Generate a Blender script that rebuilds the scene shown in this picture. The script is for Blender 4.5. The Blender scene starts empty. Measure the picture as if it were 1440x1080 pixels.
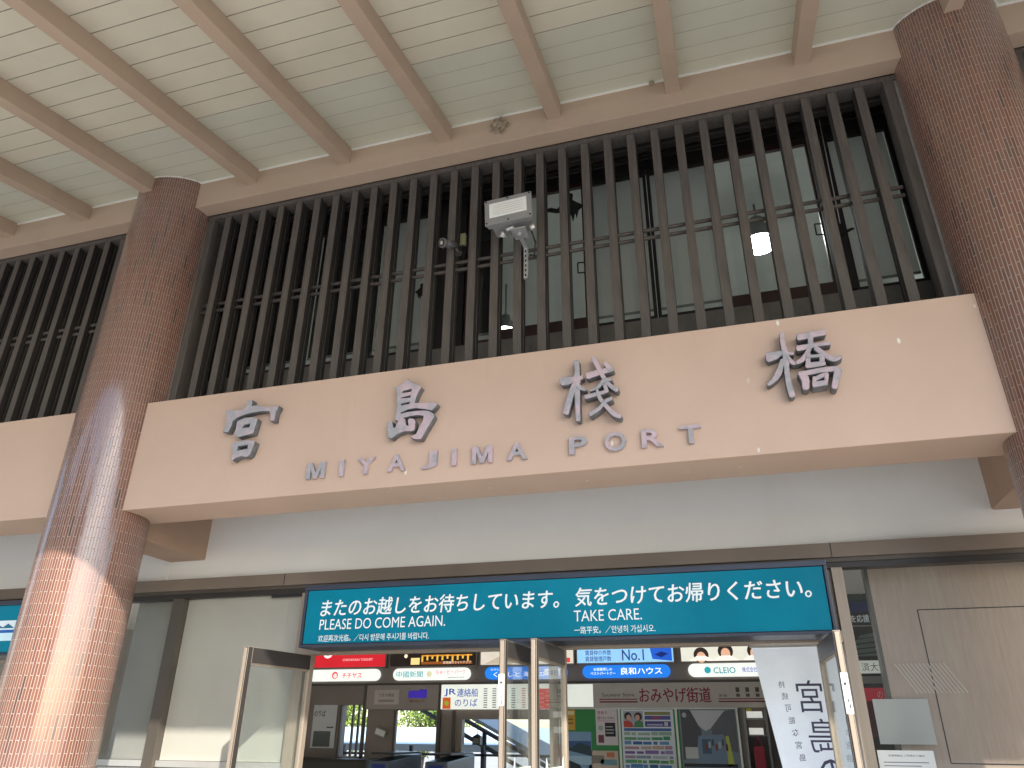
import bpy, bmesh, math, random
from mathutils import Vector, Matrix
random.seed(7)
rad = math.radians
scene = bpy.context.scene
COL = scene.collection

# ------------------------------------------------------------------ camera
cd = bpy.data.cameras.new('camera'); cam = bpy.data.objects.new('camera', cd); COL.objects.link(cam)
YAW, PITCH, ROLL = 0.2962, 0.4438, -0.0087
_R = (Matrix.Rotation(YAW, 3, 'Z') @ Matrix.Rotation(PITCH, 3, 'X') @ Matrix.Rotation(ROLL, 3, 'Y'))
_c = Matrix((_R.col[0], _R.col[2], -_R.col[1])).transposed()
cam.matrix_world = Matrix.Translation((0, 0, 1.6)) @ _c.to_4x4()
cd.sensor_width = 36; cd.lens = 36 * 1035.75 / 1440; cd.clip_start = .05; cd.clip_end = 3000
scene.camera = cam
# ------------------------------------------------------------------ sky and sun
SUN_DIR = Vector((.80, -1, .81)).normalized()          # towards the sun
elev = math.asin(SUN_DIR.z)
w = bpy.data.worlds.new('World'); scene.world = w; w.use_nodes = True
nt = w.node_tree; bg = nt.nodes['Background']
sky = nt.nodes.new('ShaderNodeTexSky'); sky.sky_type = 'NISHITA'; sky.sun_disc = False
sky.sun_elevation = elev; sky.sun_rotation = math.atan2(SUN_DIR.x, SUN_DIR.y)
sky.dust_density = .9
nt.links.new(sky.outputs[0], bg.inputs[0]); bg.inputs[1].default_value = .15
sl = bpy.data.lights.new('sun', 'SUN'); sl.energy = 3.0; sl.angle = rad(.5); sl.color = (1, .94, .85)
so = bpy.data.objects.new('sun', sl); COL.objects.link(so); so.rotation_euler = SUN_DIR.to_track_quat('Z', 'Y').to_euler()
so.location = (8, -10, 12)
vs = scene.view_settings; vs.view_transform = 'Standard'; vs.look = 'None'; vs.exposure = 1.40; vs.gamma = 1
scene.cycles.max_bounces = 10; scene.cycles.diffuse_bounces = 6; scene.cycles.transparent_max_bounces = 16

# ------------------------------------------------------------------ materials
def lin(c):
    if isinstance(c, str):
        c = [int(c[i:i+2], 16) / 255 for i in (1, 3, 5)]
        c = [v / 12.92 if v <= .04045 else ((v + .055) / 1.055) ** 2.4 for v in c]
    return tuple(c) + (1,)
def new_mat(name):
    m = bpy.data.materials.new(name); m.use_nodes = True
    return m, m.node_tree, m.node_tree.nodes['Principled BSDF']
def node(t, typ, **kw):
    n = t.nodes.new(typ)
    for k, v in kw.items(): setattr(n, k, v)
    return n
def mixrgb(t, fac, a, b, mode='MIX'):
    n = node(t, 'ShaderNodeMix', data_type='RGBA', blend_type=mode)
    for sock, v in ((n.inputs[0], fac), (n.inputs[6], a), (n.inputs[7], b)):
        if hasattr(v, 'node'): t.links.new(v, sock)
        else: sock.default_value = v
    return n.outputs[2]
def ramp(t, src, stops):
    r = node(t, 'ShaderNodeValToRGB'); e = r.color_ramp.elements
    while len(e) < len(stops): e.new(.5)
    for el, (p, c) in zip(e, stops): el.position = p; el.color = c if len(c) == 4 else tuple(c) + (1,)
    t.links.new(src, r.inputs[0]); return r.outputs[0]
BW = [(0, 0, 0, 1), (1, 1, 1, 1)]
def noise(t, vec, scale, detail=4, rough=.55, stretch=None):
    n = node(t, 'ShaderNodeTexNoise'); n.inputs['Scale'].default_value = scale
    n.inputs['Detail'].default_value = detail; n.inputs['Roughness'].default_value = rough
    if stretch:
        mp = node(t, 'ShaderNodeMapping'); mp.inputs['Scale'].default_value = stretch
        t.links.new(vec, mp.inputs[0]); vec = mp.outputs[0]
    t.links.new(vec, n.inputs['Vector']); return n.outputs[0]
def M(name, col, rough=.5, metal=0., var=.12, scale=3., bump=0., bscale=60., spec=.5, stretch=None, specks=0, speck_col=(.75, .73, .68), stain=None, emit=0):
    """painted or printed surface: base colour with noise variation, optional small specks (droppings, chips) and streaky stains"""
    m, t, b = new_mat(name); tc = node(t, 'ShaderNodeTexCoord').outputs['Object']
    c = lin(col)
    if var:
        f = noise(t, tc, scale, 6, .6, stretch)
        out = mixrgb(t, ramp(t, f, [(.3, BW[0]), (.7, BW[1])]), tuple(v * (1 - var) for v in c[:3]) + (1,), tuple(min(1, v * (1 + var)) for v in c[:3]) + (1,))
    else:
        r = node(t, 'ShaderNodeRGB'); r.outputs[0].default_value = c; out = r.outputs[0]
    if stain:
        f2 = noise(t, tc, stain[1], 8, .65, stain[2])
        out = mixrgb(t, ramp(t, f2, [(stain[3], BW[0]), (min(1, stain[3] + .2), (stain[4],) * 3)]), out, lin(stain[0]))
    if specks:
        v = node(t, 'ShaderNodeTexVoronoi'); v.inputs['Scale'].default_value = specks
        mp = node(t, 'ShaderNodeMapping'); mp.inputs['Scale'].default_value = (1, 1, .45)
        t.links.new(tc, mp.inputs[0]); t.links.new(mp.outputs[0], v.inputs['Vector'])
        near = ramp(t, v.outputs['Distance'], [(.05, BW[1]), (.10, BW[0])])
        sep = node(t, 'ShaderNodeSeparateColor'); t.links.new(v.outputs['Color'], sep.inputs[0])
        pick = ramp(t, sep.outputs[0], [(.84, BW[0]), (.86, BW[1])])
        out = mixrgb(t, mixrgb(t, 1., near, pick, 'MULTIPLY'), out, lin(speck_col))
    t.links.new(out, b.inputs['Base Color'])
    b.inputs['Roughness'].default_value = rough; b.inputs['Metallic'].default_value = metal
    b.inputs['Specular IOR Level'].default_value = spec
    if bump:
        bn = node(t, 'ShaderNodeBump'); bn.inputs['Strength'].default_value = bump; bn.inputs['Distance'].default_value = .01
        t.links.new(noise(t, tc, bscale, 5, .6, stretch), bn.inputs['Height']); t.links.new(bn.outputs[0], b.inputs['Normal'])
    if emit:
        t.links.new(out, b.inputs['Emission Color']); b.inputs['Emission Strength'].default_value = emit
    return m
def glass_mat(name, tint=(.93, .96, .95), rough=.0, dirt=.0):
    m = bpy.data.materials.new(name); m.use_nodes = True; t = m.node_tree; t.nodes.clear()
    tr = node(t, 'ShaderNodeBsdfTransparent'); tr.inputs[0].default_value = tint + (1,)
    gl = node(t, 'ShaderNodeBsdfGlossy'); gl.inputs['Roughness'].default_value = rough
    fr = node(t, 'ShaderNodeFresnel'); ge = node(t, 'ShaderNodeNewGeometry'); ior = node(t, 'ShaderNodeMapRange')
    t.links.new(ge.outputs['Backfacing'], ior.inputs[0]); ior.inputs[3].default_value = 1.5; ior.inputs[4].default_value = 1 / 1.5; t.links.new(ior.outputs[0], fr.inputs[0])
    mx = node(t, 'ShaderNodeMixShader'); t.links.new(fr.outputs[0], mx.inputs[0]); t.links.new(tr.outputs[0], mx.inputs[1]); t.links.new(gl.outputs[0], mx.inputs[2])
    o = node(t, 'ShaderNodeOutputMaterial'); res = mx.outputs[0]
    if dirt:
        df = node(t, 'ShaderNodeBsdfDiffuse'); df.inputs[0].default_value = (.6, .58, .54, 1)
        m2 = node(t, 'ShaderNodeMixShader'); tc = node(t, 'ShaderNodeTexCoord').outputs['Object']
        f = ramp(t, noise(t, tc, 2.5, 6, .6), [(.3, (dirt * .4,) * 3), (.75, (dirt,) * 3)])
        t.links.new(f, m2.inputs[0]); t.links.new(res, m2.inputs[1]); t.links.new(df.outputs[0], m2.inputs[2]); res = m2.outputs[0]
    t.links.new(res, o.inputs[0]); return m
def tile_mat():
    """narrow glazed border tiles set upright in vertical running bond; UV = (height, arc length) in metres"""
    m, t, b = new_mat('glazed_border_tile'); uv = node(t, 'ShaderNodeUVMap').outputs[0]
    def brick(c1, c2, mo, size=.0027):
        k = node(t, 'ShaderNodeTexBrick'); k.offset = .5; k.squash = 1
        k.inputs['Scale'].default_value = 1; k.inputs['Brick Width'].default_value = .18; k.inputs['Row Height'].default_value = .023
        k.inputs['Mortar Size'].default_value = size; k.inputs['Mortar Smooth'].default_value = .2; k.inputs['Bias'].default_value = 0
        for s, c in zip(('Color1', 'Color2', 'Mortar'), (c1, c2, mo)): k.inputs[s].default_value = c
        t.links.new(uv, k.inputs['Vector']); return k
    k = brick(BW[0], BW[1], (.5, .5, .5, 1))
    sep = node(t, 'ShaderNodeSeparateColor'); t.links.new(k.outputs['Color'], sep.inputs[0]); rnd = sep.outputs[0]
    col = ramp(t, rnd, [(0, (.06, .04, .036)), (.04, (.08, .045, .036)), (.07, (.155, .062, .042)), (.4, (.20, .078, .044)), (.62, (.17, .066, .05)), (.85, (.235, .10, .055)), (1, (.18, .07, .055))])
    big = noise(t, uv, 2.2, 3)
    col = mixrgb(t, ramp(t, big, [(.35, BW[0]), (.7, (.45,) * 3)]), col, (.19, .095, .072, 1))
    fine = noise(t, uv, 60, 5, .7)
    col = mixrgb(t, ramp(t, fine, [(.45, BW[0]), (.8, (.35,) * 3)]), col, (.17, .10, .085, 1))
    col = mixrgb(t, k.outputs['Fac'], col, (.36, .30, .26, 1))
    t.links.new(col, b.inputs['Base Color'])
    rr = node(t, 'ShaderNodeMapRange'); t.links.new(k.outputs['Fac'], rr.inputs[0]); rr.inputs[3].default_value = .3; rr.inputs[4].default_value = .8
    r2 = node(t, 'ShaderNodeMath', operation='MULTIPLY_ADD'); t.links.new(fine, r2.inputs[0]); r2.inputs[1].default_value = .16; t.links.new(rr.outputs[0], r2.inputs[2])
    t.links.new(r2.outputs[0], b.inputs['Roughness'])
    b.inputs['Coat Weight'].default_value = .9; b.inputs['Coat IOR'].default_value = 1.95; b.inputs['Coat Roughness'].default_value = .13; b.inputs['Specular IOR Level'].default_value = .15; t.links.new(k.outputs['Fac'], b.inputs['Coat Weight']); cw = node(t, 'ShaderNodeMapRange'); t.links.new(k.outputs['Fac'], cw.inputs[0]); cw.inputs[3].default_value = .9; cw.inputs[4].default_value = 0; t.links.new(cw.outputs[0], b.inputs['Coat Weight'])
    # tiles pillowed a little, joints sunk, every tile seated at its own slight angle
    h1 = node(t, 'ShaderNodeMath', operation='MULTIPLY'); t.links.new(k.outputs['Fac'], h1.inputs[0]); h1.inputs[1].default_value = -1.
    h2 = node(t, 'ShaderNodeMath', operation='MULTIPLY_ADD'); t.links.new(noise(t, uv, 9, 2), h2.inputs[0]); h2.inputs[1].default_value = .0; t.links.new(h1.outputs[0], h2.inputs[2])
    bn = node(t, 'ShaderNodeBump'); bn.inputs['Strength'].default_value = .5; bn.inputs['Distance'].default_value = .003
    t.links.new(h2.outputs[0], bn.inputs['Height'])
    # per-tile tilt
    g = node(t, 'ShaderNodeNewGeometry'); va = node(t, 'ShaderNodeVectorMath', operation='SCALE'); sb = node(t, 'ShaderNodeVectorMath', operation='SUBTRACT')
    wn = node(t, 'ShaderNodeTexWhiteNoise', noise_dimensions='1D'); t.links.new(rnd, wn.inputs['W'])
    t.links.new(wn.outputs['Color'], sb.inputs[0]); sb.inputs[1].default_value = (.5, .5, .5)
    t.links.new(sb.outputs[0], va.inputs[0]); va.inputs['Scale'].default_value = .014
    ad = node(t, 'ShaderNodeVectorMath', operation='ADD'); t.links.new(bn.outputs[0], ad.inputs[0]); t.links.new(va.outputs[0], ad.inputs[1])
    nm = node(t, 'ShaderNodeVectorMath', operation='NORMALIZE'); t.links.new(ad.outputs[0], nm.inputs[0])
    t.links.new(nm.outputs[0], b.inputs['Normal']); t.links.new(nm.outputs[0], b.inputs['Coat Normal'])
    return m
def wood_panel_mat():
    m, t, b = new_mat('oak_veneer'); tc = node(t, 'ShaderNodeTexCoord').outputs['Object']
    f = noise(t, tc, 5, 8, .65, (9, 9, .7)); g = noise(t, tc, 1.2, 3)
    c = mixrgb(t, ramp(t, f, [(.3, BW[0]), (.7, BW[1])]), (.43, .325, .26, 1), (.53, .415, .34, 1))
    c = mixrgb(t, ramp(t, g, [(.35, BW[0]), (.7, (.4,) * 3)]), c, (.40, .31, .26, 1))
    t.links.new(c, b.inputs['Base Color']); b.inputs['Roughness'].default_value = .5; return m
def letter_mat():
    """cast letters, old pinkish overpaint worn through to blue-grey metal"""
    m, t, b = new_mat('worn_letter_paint'); tc = node(t, 'ShaderNodeTexCoord').outputs['Object']
    f = noise(t, tc, 5.5, 6, .62); c = mixrgb(t, ramp(t, f, [(.44, BW[0]), (.56, BW[1])]), (.33, .325, .345, 1), (.50, .385, .42, 1))
    f2 = noise(t, tc, 45, 6, .75); c = mixrgb(t, ramp(t, f2, [(.52, BW[0]), (.72, (.75,) * 3)]), c, (.22, .225, .235, 1))
    f3 = noise(t, tc, 30, 4, .7, (1, 1, .4)); c = mixrgb(t, ramp(t, f3, [(.64, BW[0]), (.74, (.8,) * 3)]), c, (.60, .57, .55, 1))
    t.links.new(c, b.inputs['Base Color']); b.inputs['Roughness'].default_value = .65
    bn = node(t, 'ShaderNodeBump'); bn.inputs['Strength'].default_value = .3; bn.inputs['Distance'].default_value = .004
    t.links.new(f2, bn.inputs['Height']); t.links.new(bn.outputs[0], b.inputs['Normal']); return m
def ground_mat():
    m, t, b = new_mat('paving_stone'); tc = node(t, 'ShaderNodeTexCoord').outputs['Object']
    k = node(t, 'ShaderNodeTexBrick'); k.inputs['Scale'].default_value = 1; k.inputs['Brick Width'].default_value = .6; k.inputs['Row Height'].default_value = .3
    k.inputs['Mortar Size'].default_value = .004; k.inputs['Color1'].default_value = (.40, .385, .36, 1); k.inputs['Color2'].default_value = (.47, .455, .43, 1); k.inputs['Mortar'].default_value = (.2, .18, .16, 1)
    t.links.new(tc, k.inputs['Vector'])
    c = mixrgb(t, ramp(t, noise(t, tc, .8, 6), [(.3, BW[0]), (.7, (.5,) * 3)]), k.outputs['Color'], (.37, .36, .34, 1))
    t.links.new(c, b.inputs['Base Color']); b.inputs['Roughness'].default_value = .8; return m

PAINT = dict(scale=1.3, bump=.06, bscale=90)
mt = {}
mt['paint'] = M('salmon_render_paint', (.535, .385, .295), .62, var=.05, specks=8, stain=((.45, .325, .255), 2.2, (3, 3, .5), .58, .35), **PAINT)
mt['paint_b'] = M('shaded_beam_paint', (.475, .36, .268), .6, var=.06, specks=0, stain=((.34, .26, .21), 1.6, (1, 1, 1), .55, .4), **PAINT)  # lintel paint again, toned darker for the eaves shade; stains are its own
mt['board'] = M('cream_board_paint', (.66, .625, .505), .5, var=.05, scale=1.6, bump=.03, bscale=40, stain=((.50, .47, .39), 5, (1, 1, 1), .62, .35))
mt['board_g'] = M('pale_green_board', (.60, .605, .50), .45, var=.05, scale=1.6, bump=.03, bscale=40)  # inner boards, toned slightly greener than the outer ones
mt['groove'] = M('board_joint_shadow_gap', (.36, .33, .27), .8, var=.1)
mt['white'] = M('white_caulk', (.78, .77, .73), .6, var=.05)
mt['render'] = M('pale_grey_wall_paint', (.81, .82, .805), .7, var=.03, scale=1.2, bump=.05, specks=2.3, speck_col=(.25, .22, .2), stain=((.71, .72, .70), 1.4, (1, 1, .4), .55, .5))
mt['haunch'] = M('brown_haunch_paint', (.40, .275, .20), .65, var=.06)
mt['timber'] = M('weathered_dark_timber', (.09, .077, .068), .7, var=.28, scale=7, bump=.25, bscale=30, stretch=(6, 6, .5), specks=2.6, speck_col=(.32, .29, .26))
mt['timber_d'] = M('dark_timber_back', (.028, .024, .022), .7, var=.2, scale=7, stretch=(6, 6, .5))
mt['sash'] = M('oxblood_window_sash', (.055, .028, .026), .4, var=.15)
mt['sill'] = M('stained_grey_sill_wall', (.24, .225, .205), .8, var=.15, scale=5, stain=((.10, .09, .085), 4, (3, 3, .5), .55, .7))
mt['darkmetal'] = M('dark_bronze_metal', (.05, .045, .042), .4, .3, var=.1)
mt['blackpl'] = M('black_plastic', (.02, .02, .022), .45, var=.1)
mt['bronze'] = M('anodised_bronze', (.36, .295, .23), .42, .3, var=.08, scale=4, stretch=(8, 8, .3))
mt['bronze_d'] = M('dark_anodised_bronze', (.10, .085, .07), .4, .3, var=.08, scale=4)
mt['alu'] = M('satin_aluminium', (.62, .61, .58), .35, .6, var=.05)
mt['steel'] = M('galvanised_steel', (.45, .46, .46), .42, .5, var=.15, scale=20)
mt['greymetal'] = M('grey_coated_housing', (.27, .275, .27), .45, .1, var=.06)
mt['signframe'] = M('slate_blue_sign_frame', (.05, .056, .078), .35, .2, var=.12, specks=5, speck_col=(.5, .5, .5))
def teal():
    m = M('teal_acrylic', (.004, .185, .275), .16, var=.18, scale=.9, spec=.4, specks=3.7, speck_col=(.35, .45, .5)); return m
mt['teal'] = teal()
mt['tealtext'] = M('white_vinyl_lettering', (.80, .88, .88), .4, var=0)
mt['tile'] = tile_mat(); mt['oak'] = wood_panel_mat(); mt['letter'] = letter_mat()
mt['headwall'] = M('mauve_brown_head_wall', (.20, .125, .11), .7, var=.15, scale=4)
mt['letter_side'] = M('letter_edge_shade', (.135, .14, .148), .7, var=.3, scale=20)
mt['header'] = M('dark_bronze_header', (.235, .19, .155), .45, .2, var=.08, scale=2)
mt['leafrail'] = M('door_rail_dark', (.05, .044, .04), .4, .2, var=.1)
mt['timber_s'] = M('timber_dark_side', (.03, .026, .024), .7, var=.2, scale=7, stretch=(6, 6, .5))
mt['blind_d'] = M('dimmed_roller_blind', (.27, .26, .24), .8, var=.05)  # darker blind copy: dim reflective look of the left pane put into colour
mt['glass'] = glass_mat('window_glass', dirt=.05); mt['glass_up'] = glass_mat('upper_window_glass', (.84, .87, .86))
mt['blind'] = M('beige_roller_blind', (.47, .43, .38), .8, var=.03)
def shade():
    m, t, b = new_mat('grey_window_shade'); o = t.nodes['Material Output']; b.inputs['Base Color'].default_value = (.80, .80, .78, 1); b.inputs['Roughness'].default_value = .9
    tr = node(t, 'ShaderNodeBsdfTranslucent'); tr.inputs[0].default_value = (.75, .75, .72, 1); mx = node(t, 'ShaderNodeMixShader'); mx.inputs[0].default_value = .45
    t.links.new(b.outputs[0], mx.inputs[1]); t.links.new(tr.outputs[0], mx.inputs[2]); t.links.new(mx.outputs[0], o.inputs[0]); return m
mt['shade'] = shade()
mt['room'] = M('pale_room_paint', (.72, .74, .725), .8, var=.03)
mt['hall'] = M('hall_grey_brown_paint', (.60, .57, .53), .6, var=.05)
mt['hall_d'] = M('hall_dark_brown_panel', (.25, .215, .19), .5, var=.1)
mt['hceil'] = M('hall_ceiling_paint', (.80, .79, .76), .8, var=.03)
mt['floor'] = M('hall_floor_terrazzo', (.62, .60, .56), .35, var=.1, scale=20)
mt['lamp'] = M('lit_lamp_glass', (.95, 1, .97), .3, var=0, emit=20)
mt['camgrey'] = M('camera_dark_grey', (.13, .13, .13), .4, .1, var=.1)
mt['lens'] = M('frosted_lamp_lens', (.80, .83, .80), .18, var=.05, scale=40)
mt['nest'] = M('dry_straw_and_mud', (.33, .27, .19), .9, var=.4, scale=40)
mt['black'] = M('matt_black', (.012, .012, .012), .7, var=0)
mt['cream'] = M('yellowed_plastic', (.55, .52, .30), .45, var=.08)
mt['paper'] = M('white_paper', (.78, .80, .77), .7, var=.02)
mt['leaf_a'] = M('leaf_light', (.22, .30, .04), .6, var=.3, scale=2); mt['leaf_b'] = M('leaf_dark', (.10, .17, .03), .6, var=.3, scale=2)
mt['bark'] = M('bark', (.10, .075, .055), .9, var=.3, bump=.5)
mt['blueroof'] = M('pale_blue_roof_sheet', (.74, .86, .88), .5, var=.05)
mt['ground'] = ground_mat()
_flat = {}
def F(col, emit=0, rough=.5):
    """plain printed ink or plastic of one colour (emit: back-lit sign face, or glow put into cloth and goods)"""
    k = (col, emit, rough)
    if k not in _flat: _flat[k] = M('ink_%d' % len(_flat), col, rough, var=.04, scale=6, emit=emit)
    return _flat[k]

# ------------------------------------------------------------------ mesh helpers
def obj(name, bm, mats, parent=None, bevel=0, smooth=False):
    if bevel:
        bmesh.ops.bevel(bm, geom=list(bm.edges), offset=bevel, segments=2, profile=.6, affect='EDGES', clamp_overlap=True)
    me = bpy.data.meshes.new(name); bm.to_mesh(me); bm.free()
    for m in (mats if isinstance(mats, (list, tuple)) else [mats]): me.materials.append(m)
    if smooth:
        for p in me.polygons: p.use_smooth = True
    o = bpy.data.objects.new(name, me); COL.objects.link(o)
    if parent: o.parent = parent
    return o
def world_loc(o): return o.matrix_world.translation
def tag(o, label=None, cat=None, group=None, kind=None):
    for k, v in (('label', label), ('category', cat), ('group', group), ('kind', kind)):
        if v: o[k] = v
    return o
def thing(name, label, cat, group=None):
    o = bpy.data.objects.new(name, None); COL.objects.link(o); o.empty_display_size = .2
    return tag(o, label, cat, group)
def B(): return bmesh.new()
def box(bm, x0, x1, y0, y1, z0, z1, mi=0, xf=None):
    v = [bm.verts.new((x, y, z)) for x in (x0, x1) for y in (y0, y1) for z in (z0, z1)]
    if xf:
        for q in v: q.co = xf @ q.co
    for f in ((0, 1, 3, 2), (4, 6, 7, 5), (0, 4, 5, 1), (2, 3, 7, 6), (0, 2, 6, 4), (1, 5, 7, 3)):
        bm.faces.new([v[i] for i in f]).material_index = mi
    return v
def rod(bm, p0, p1, r, seg=12, mi=0, r1=None, cap=True):
    p0, p1 = Vector(p0), Vector(p1); d = (p1 - p0).normalized(); r1 = r if r1 is None else r1
    a = d.orthogonal().normalized(); b = d.cross(a)
    A = [bm.verts.new(p0 + (a * math.cos(i * math.tau / seg) + b * math.sin(i * math.tau / seg)) * r) for i in range(seg)]
    C = [bm.verts.new(p1 + (a * math.cos(i * math.tau / seg) + b * math.sin(i * math.tau / seg)) * r1) for i in range(seg)]
    for i in range(seg):
        f = bm.faces.new((A[i], A[(i + 1) % seg], C[(i + 1) % seg], C[i])); f.material_index = mi; f.smooth = True
    if cap:
        bm.faces.new(A[::-1]).material_index = mi; bm.faces.new(C).material_index = mi
def tube(bm, pts, r, seg=8, mi=0):
    for a, b in zip(pts, pts[1:]): rod(bm, a, b, r, seg, mi)
def boxobj(name, x0, x1, y0, y1, z0, z1, m, parent=None, bevel=0):
    bm = B(); box(bm, x0, x1, y0, y1, z0, z1); return obj(name, bm, m, parent, bevel)
def curve_mesh(loops, y0, y1, bevel=0):
    """closed 2D loops in (x, z) -> solid between y0 (front) and y1 (back); inner loops become holes"""
    cu = bpy.data.curves.new('c', 'CURVE'); cu.dimensions = '2D'; cu.fill_mode = 'BOTH'
    cu.extrude = (y1 - y0) / 2 - bevel; cu.bevel_depth = bevel; cu.bevel_resolution = 1; cu.offset = -bevel
    for lp in loops:
        s = cu.splines.new('POLY'); s.points.add(len(lp) - 1); s.use_cyclic_u = True
        for p, (x, z) in zip(s.points, lp): p.co = (x, z, 0, 1)
    o = bpy.data.objects.new('c', cu); COL.objects.link(o)
    me = bpy.data.meshes.new_from_object(o.evaluated_get(bpy.context.evaluated_depsgraph_get()))
    bpy.data.objects.remove(o); bpy.data.curves.remove(cu)
    ym = (y0 + y1) / 2
    for v in me.vertices: x, z, d = v.co; v.co = (x, ym - d, z)
    return me
def text_mesh(s, bold=0., extrude=0., spacing=1.):
    cu = bpy.data.curves.new('t', 'FONT'); cu.body = s; cu.offset = bold; cu.extrude = extrude; cu.space_character = spacing
    cu.resolution_u = 3
    o = bpy.data.objects.new('t', cu); COL.objects.link(o)
    me = bpy.data.meshes.new_from_object(o.evaluated_get(bpy.context.evaluated_depsgraph_get()))
    bpy.data.objects.remove(o); bpy.data.curves.remove(cu); return me
def write(bm, s, x0, x1, z0, z1, y, mi=0, bold=0., depth=0., **kw):
    if depth or not bold or not any(ord(c) > 0x2000 for c in s): return write1(bm, s, x0, x1, z0, z1, y, mi, bold, depth, **kw)
    e = bold * (z1 - z0) * 1.1                                       # brush weight: the stroke laid four times, a hair apart
    for k, (a, b) in enumerate(((-e, 0), (e, 0), (0, e * .7), (0, -e * .7))): write1(bm, s, x0 + a, x1 + a, z0 + b, z1 + b, y - .0002 * k, mi, 0, 0, **kw)
def write1(bm, s, x0, x1, z0, z1, y, mi=0, bold=0., depth=0., spacing=1., mirror=False, shear=0., keep=False):
    """lettering fitted to a rectangle of the wall plane y (facing -y), added to bm"""
    me = text_mesh(s, bold, 1. if depth else 0., spacing)
    if not len(me.vertices): return
    xs = [v.co.x for v in me.vertices]; ys = [v.co.y for v in me.vertices]
    a, b, c, d = min(xs), max(xs), min(ys), max(ys)
    sx = (x1 - x0) / max(b - a, 1e-6); sz = (z1 - z0) / max(d - c, 1e-6)
    if keep: sx = min(sx, sz * 1.05)
    n0 = len(bm.verts); bm.from_mesh(me); bm.verts.ensure_lookup_table(); bpy.data.meshes.remove(me)
    fs = set()
    for v in bm.verts[n0:]:
        X, Y, Z = v.co; u = (X - a) * sx; h = (Y - c) * sz
        if mirror: u = (x1 - x0) - u
        v.co = (x0 + u + shear * h, y - Z * depth, z0 + h); fs.update(v.link_faces)
    for f in fs: f.material_index = mi
def disc(bm, cx, cz, r, y, mi=0, seg=20, sx=1.):
    vs_ = [bm.verts.new((cx + r * sx * math.cos(i * math.tau / seg), y, cz + r * math.sin(i * math.tau / seg))) for i in range(seg)]
    bm.faces.new(vs_).material_index = mi
def rect(bm, x0, x1, z0, z1, y, mi=0):
    bm.faces.new([bm.verts.new(p) for p in ((x0, y, z0), (x1, y, z0), (x1, y, z1), (x0, y, z1))]).material_index = mi
def pill(bm, x0, x1, z0, z1, y0, y1, mi=0, seg=10):
    r = (z1 - z0) / 2; c = []
    for i in range(seg + 1): a = math.pi / 2 + math.pi * i / seg; c.append((x0 + r + r * math.cos(a), z0 + r + r * math.sin(a)))
    for i in range(seg + 1): a = -math.pi / 2 + math.pi * i / seg; c.append((x1 - r + r * math.cos(a), z0 + r + r * math.sin(a)))
    f = [bm.verts.new((x, y0, z)) for x, z in c]; g = [bm.verts.new((x, y1, z)) for x, z in c]
    bm.faces.new(f).material_index = mi
    for i in range(len(c)): bm.faces.new((f[i], g[i], g[(i + 1) % len(c)], f[(i + 1) % len(c)])).material_index = mi
def art(name, items, parent):
    """printed artwork: items = (kind, colour, emit, args...) laid in thin layers, one mesh"""
    bm = B(); mats = []; idx = {}
    for it in items:
        key = (it[1], it[2])
        if key not in idx: idx[key] = len(mats); mats.append(F(it[1], it[2]))
        mi = idx[key]
        if it[0] == 'r': rect(bm, *it[3:], mi)
        elif it[0] == 'd': disc(bm, *it[3:7], mi, sx=it[7] if len(it) > 7 else 1.)
        elif it[0] == 't': write(bm, it[3], *it[4:9], mi, **(it[9] if len(it) > 9 else {}))
        elif it[0] == 'p': bm.faces.new([bm.verts.new((x, it[4], z)) for x, z in it[3]]).material_index = mi
    return obj(name, bm, mats, parent)

# ================================================================== THE SETTING
bm = B(); rect(bm, 0, 1, 0, 1, 0); bm.free()
bm = B(); bm.faces.new([bm.verts.new(p) for p in ((-900, -900, 0), (900, -900, 0), (900, 900, 0), (-900, 900, 0))])
g = obj('paved_ground', bm, mt['ground']); tag(g, kind='structure')

# added unseen hill behind the viewer, shaped to keep bright sky out of reflections
bm = B(); rnd = random.Random(11); N = 46; rows = []
for j in range(7):
    row = []
    for i in range(N + 1):
        a = rad(-85 + 106 * i / N); r = 60 + 22 * j
        hgt = (0, 12, 24, 36, 46, 54, 48)[j] * (.98 + .12 * math.sin(i * .31) + .10 * math.sin(i * .83 + 1)) * min(1, i / 6, (N - i) / 4)
        row.append(bm.verts.new((r * math.sin(a) + rnd.uniform(-2, 2), -r * math.cos(a) + rnd.uniform(-2, 2), max(-.3, hgt + rnd.uniform(-1, 1.2) * (j > 0)))))
    rows.append(row)
for j in range(6):
    for i in range(N): bm.faces.new((rows[j][i], rows[j][i + 1], rows[j + 1][i + 1], rows[j + 1][i]))
tag(obj('sky_blocker_hills', bm, M('sky_blocker_green', (.055, .075, .045), .9, var=.5, scale=.5, bump=1, bscale=.6)), kind='structure')

# ================================================================== THE TERMINAL BUILDING
T = thing('ferry_terminal', 'salmon painted ferry terminal front with red tiled columns, dark timber lattice and deep boarded eaves', 'building')
BAY = 7.58; CX = [-13.01, -5.43, 2.15, 9.73]; CY, CR = 5.15, .41
TAN = math.tan(rad(12)); YE = 1.11
def soff(y): return 6.945 - TAN * (5 - y)

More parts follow.
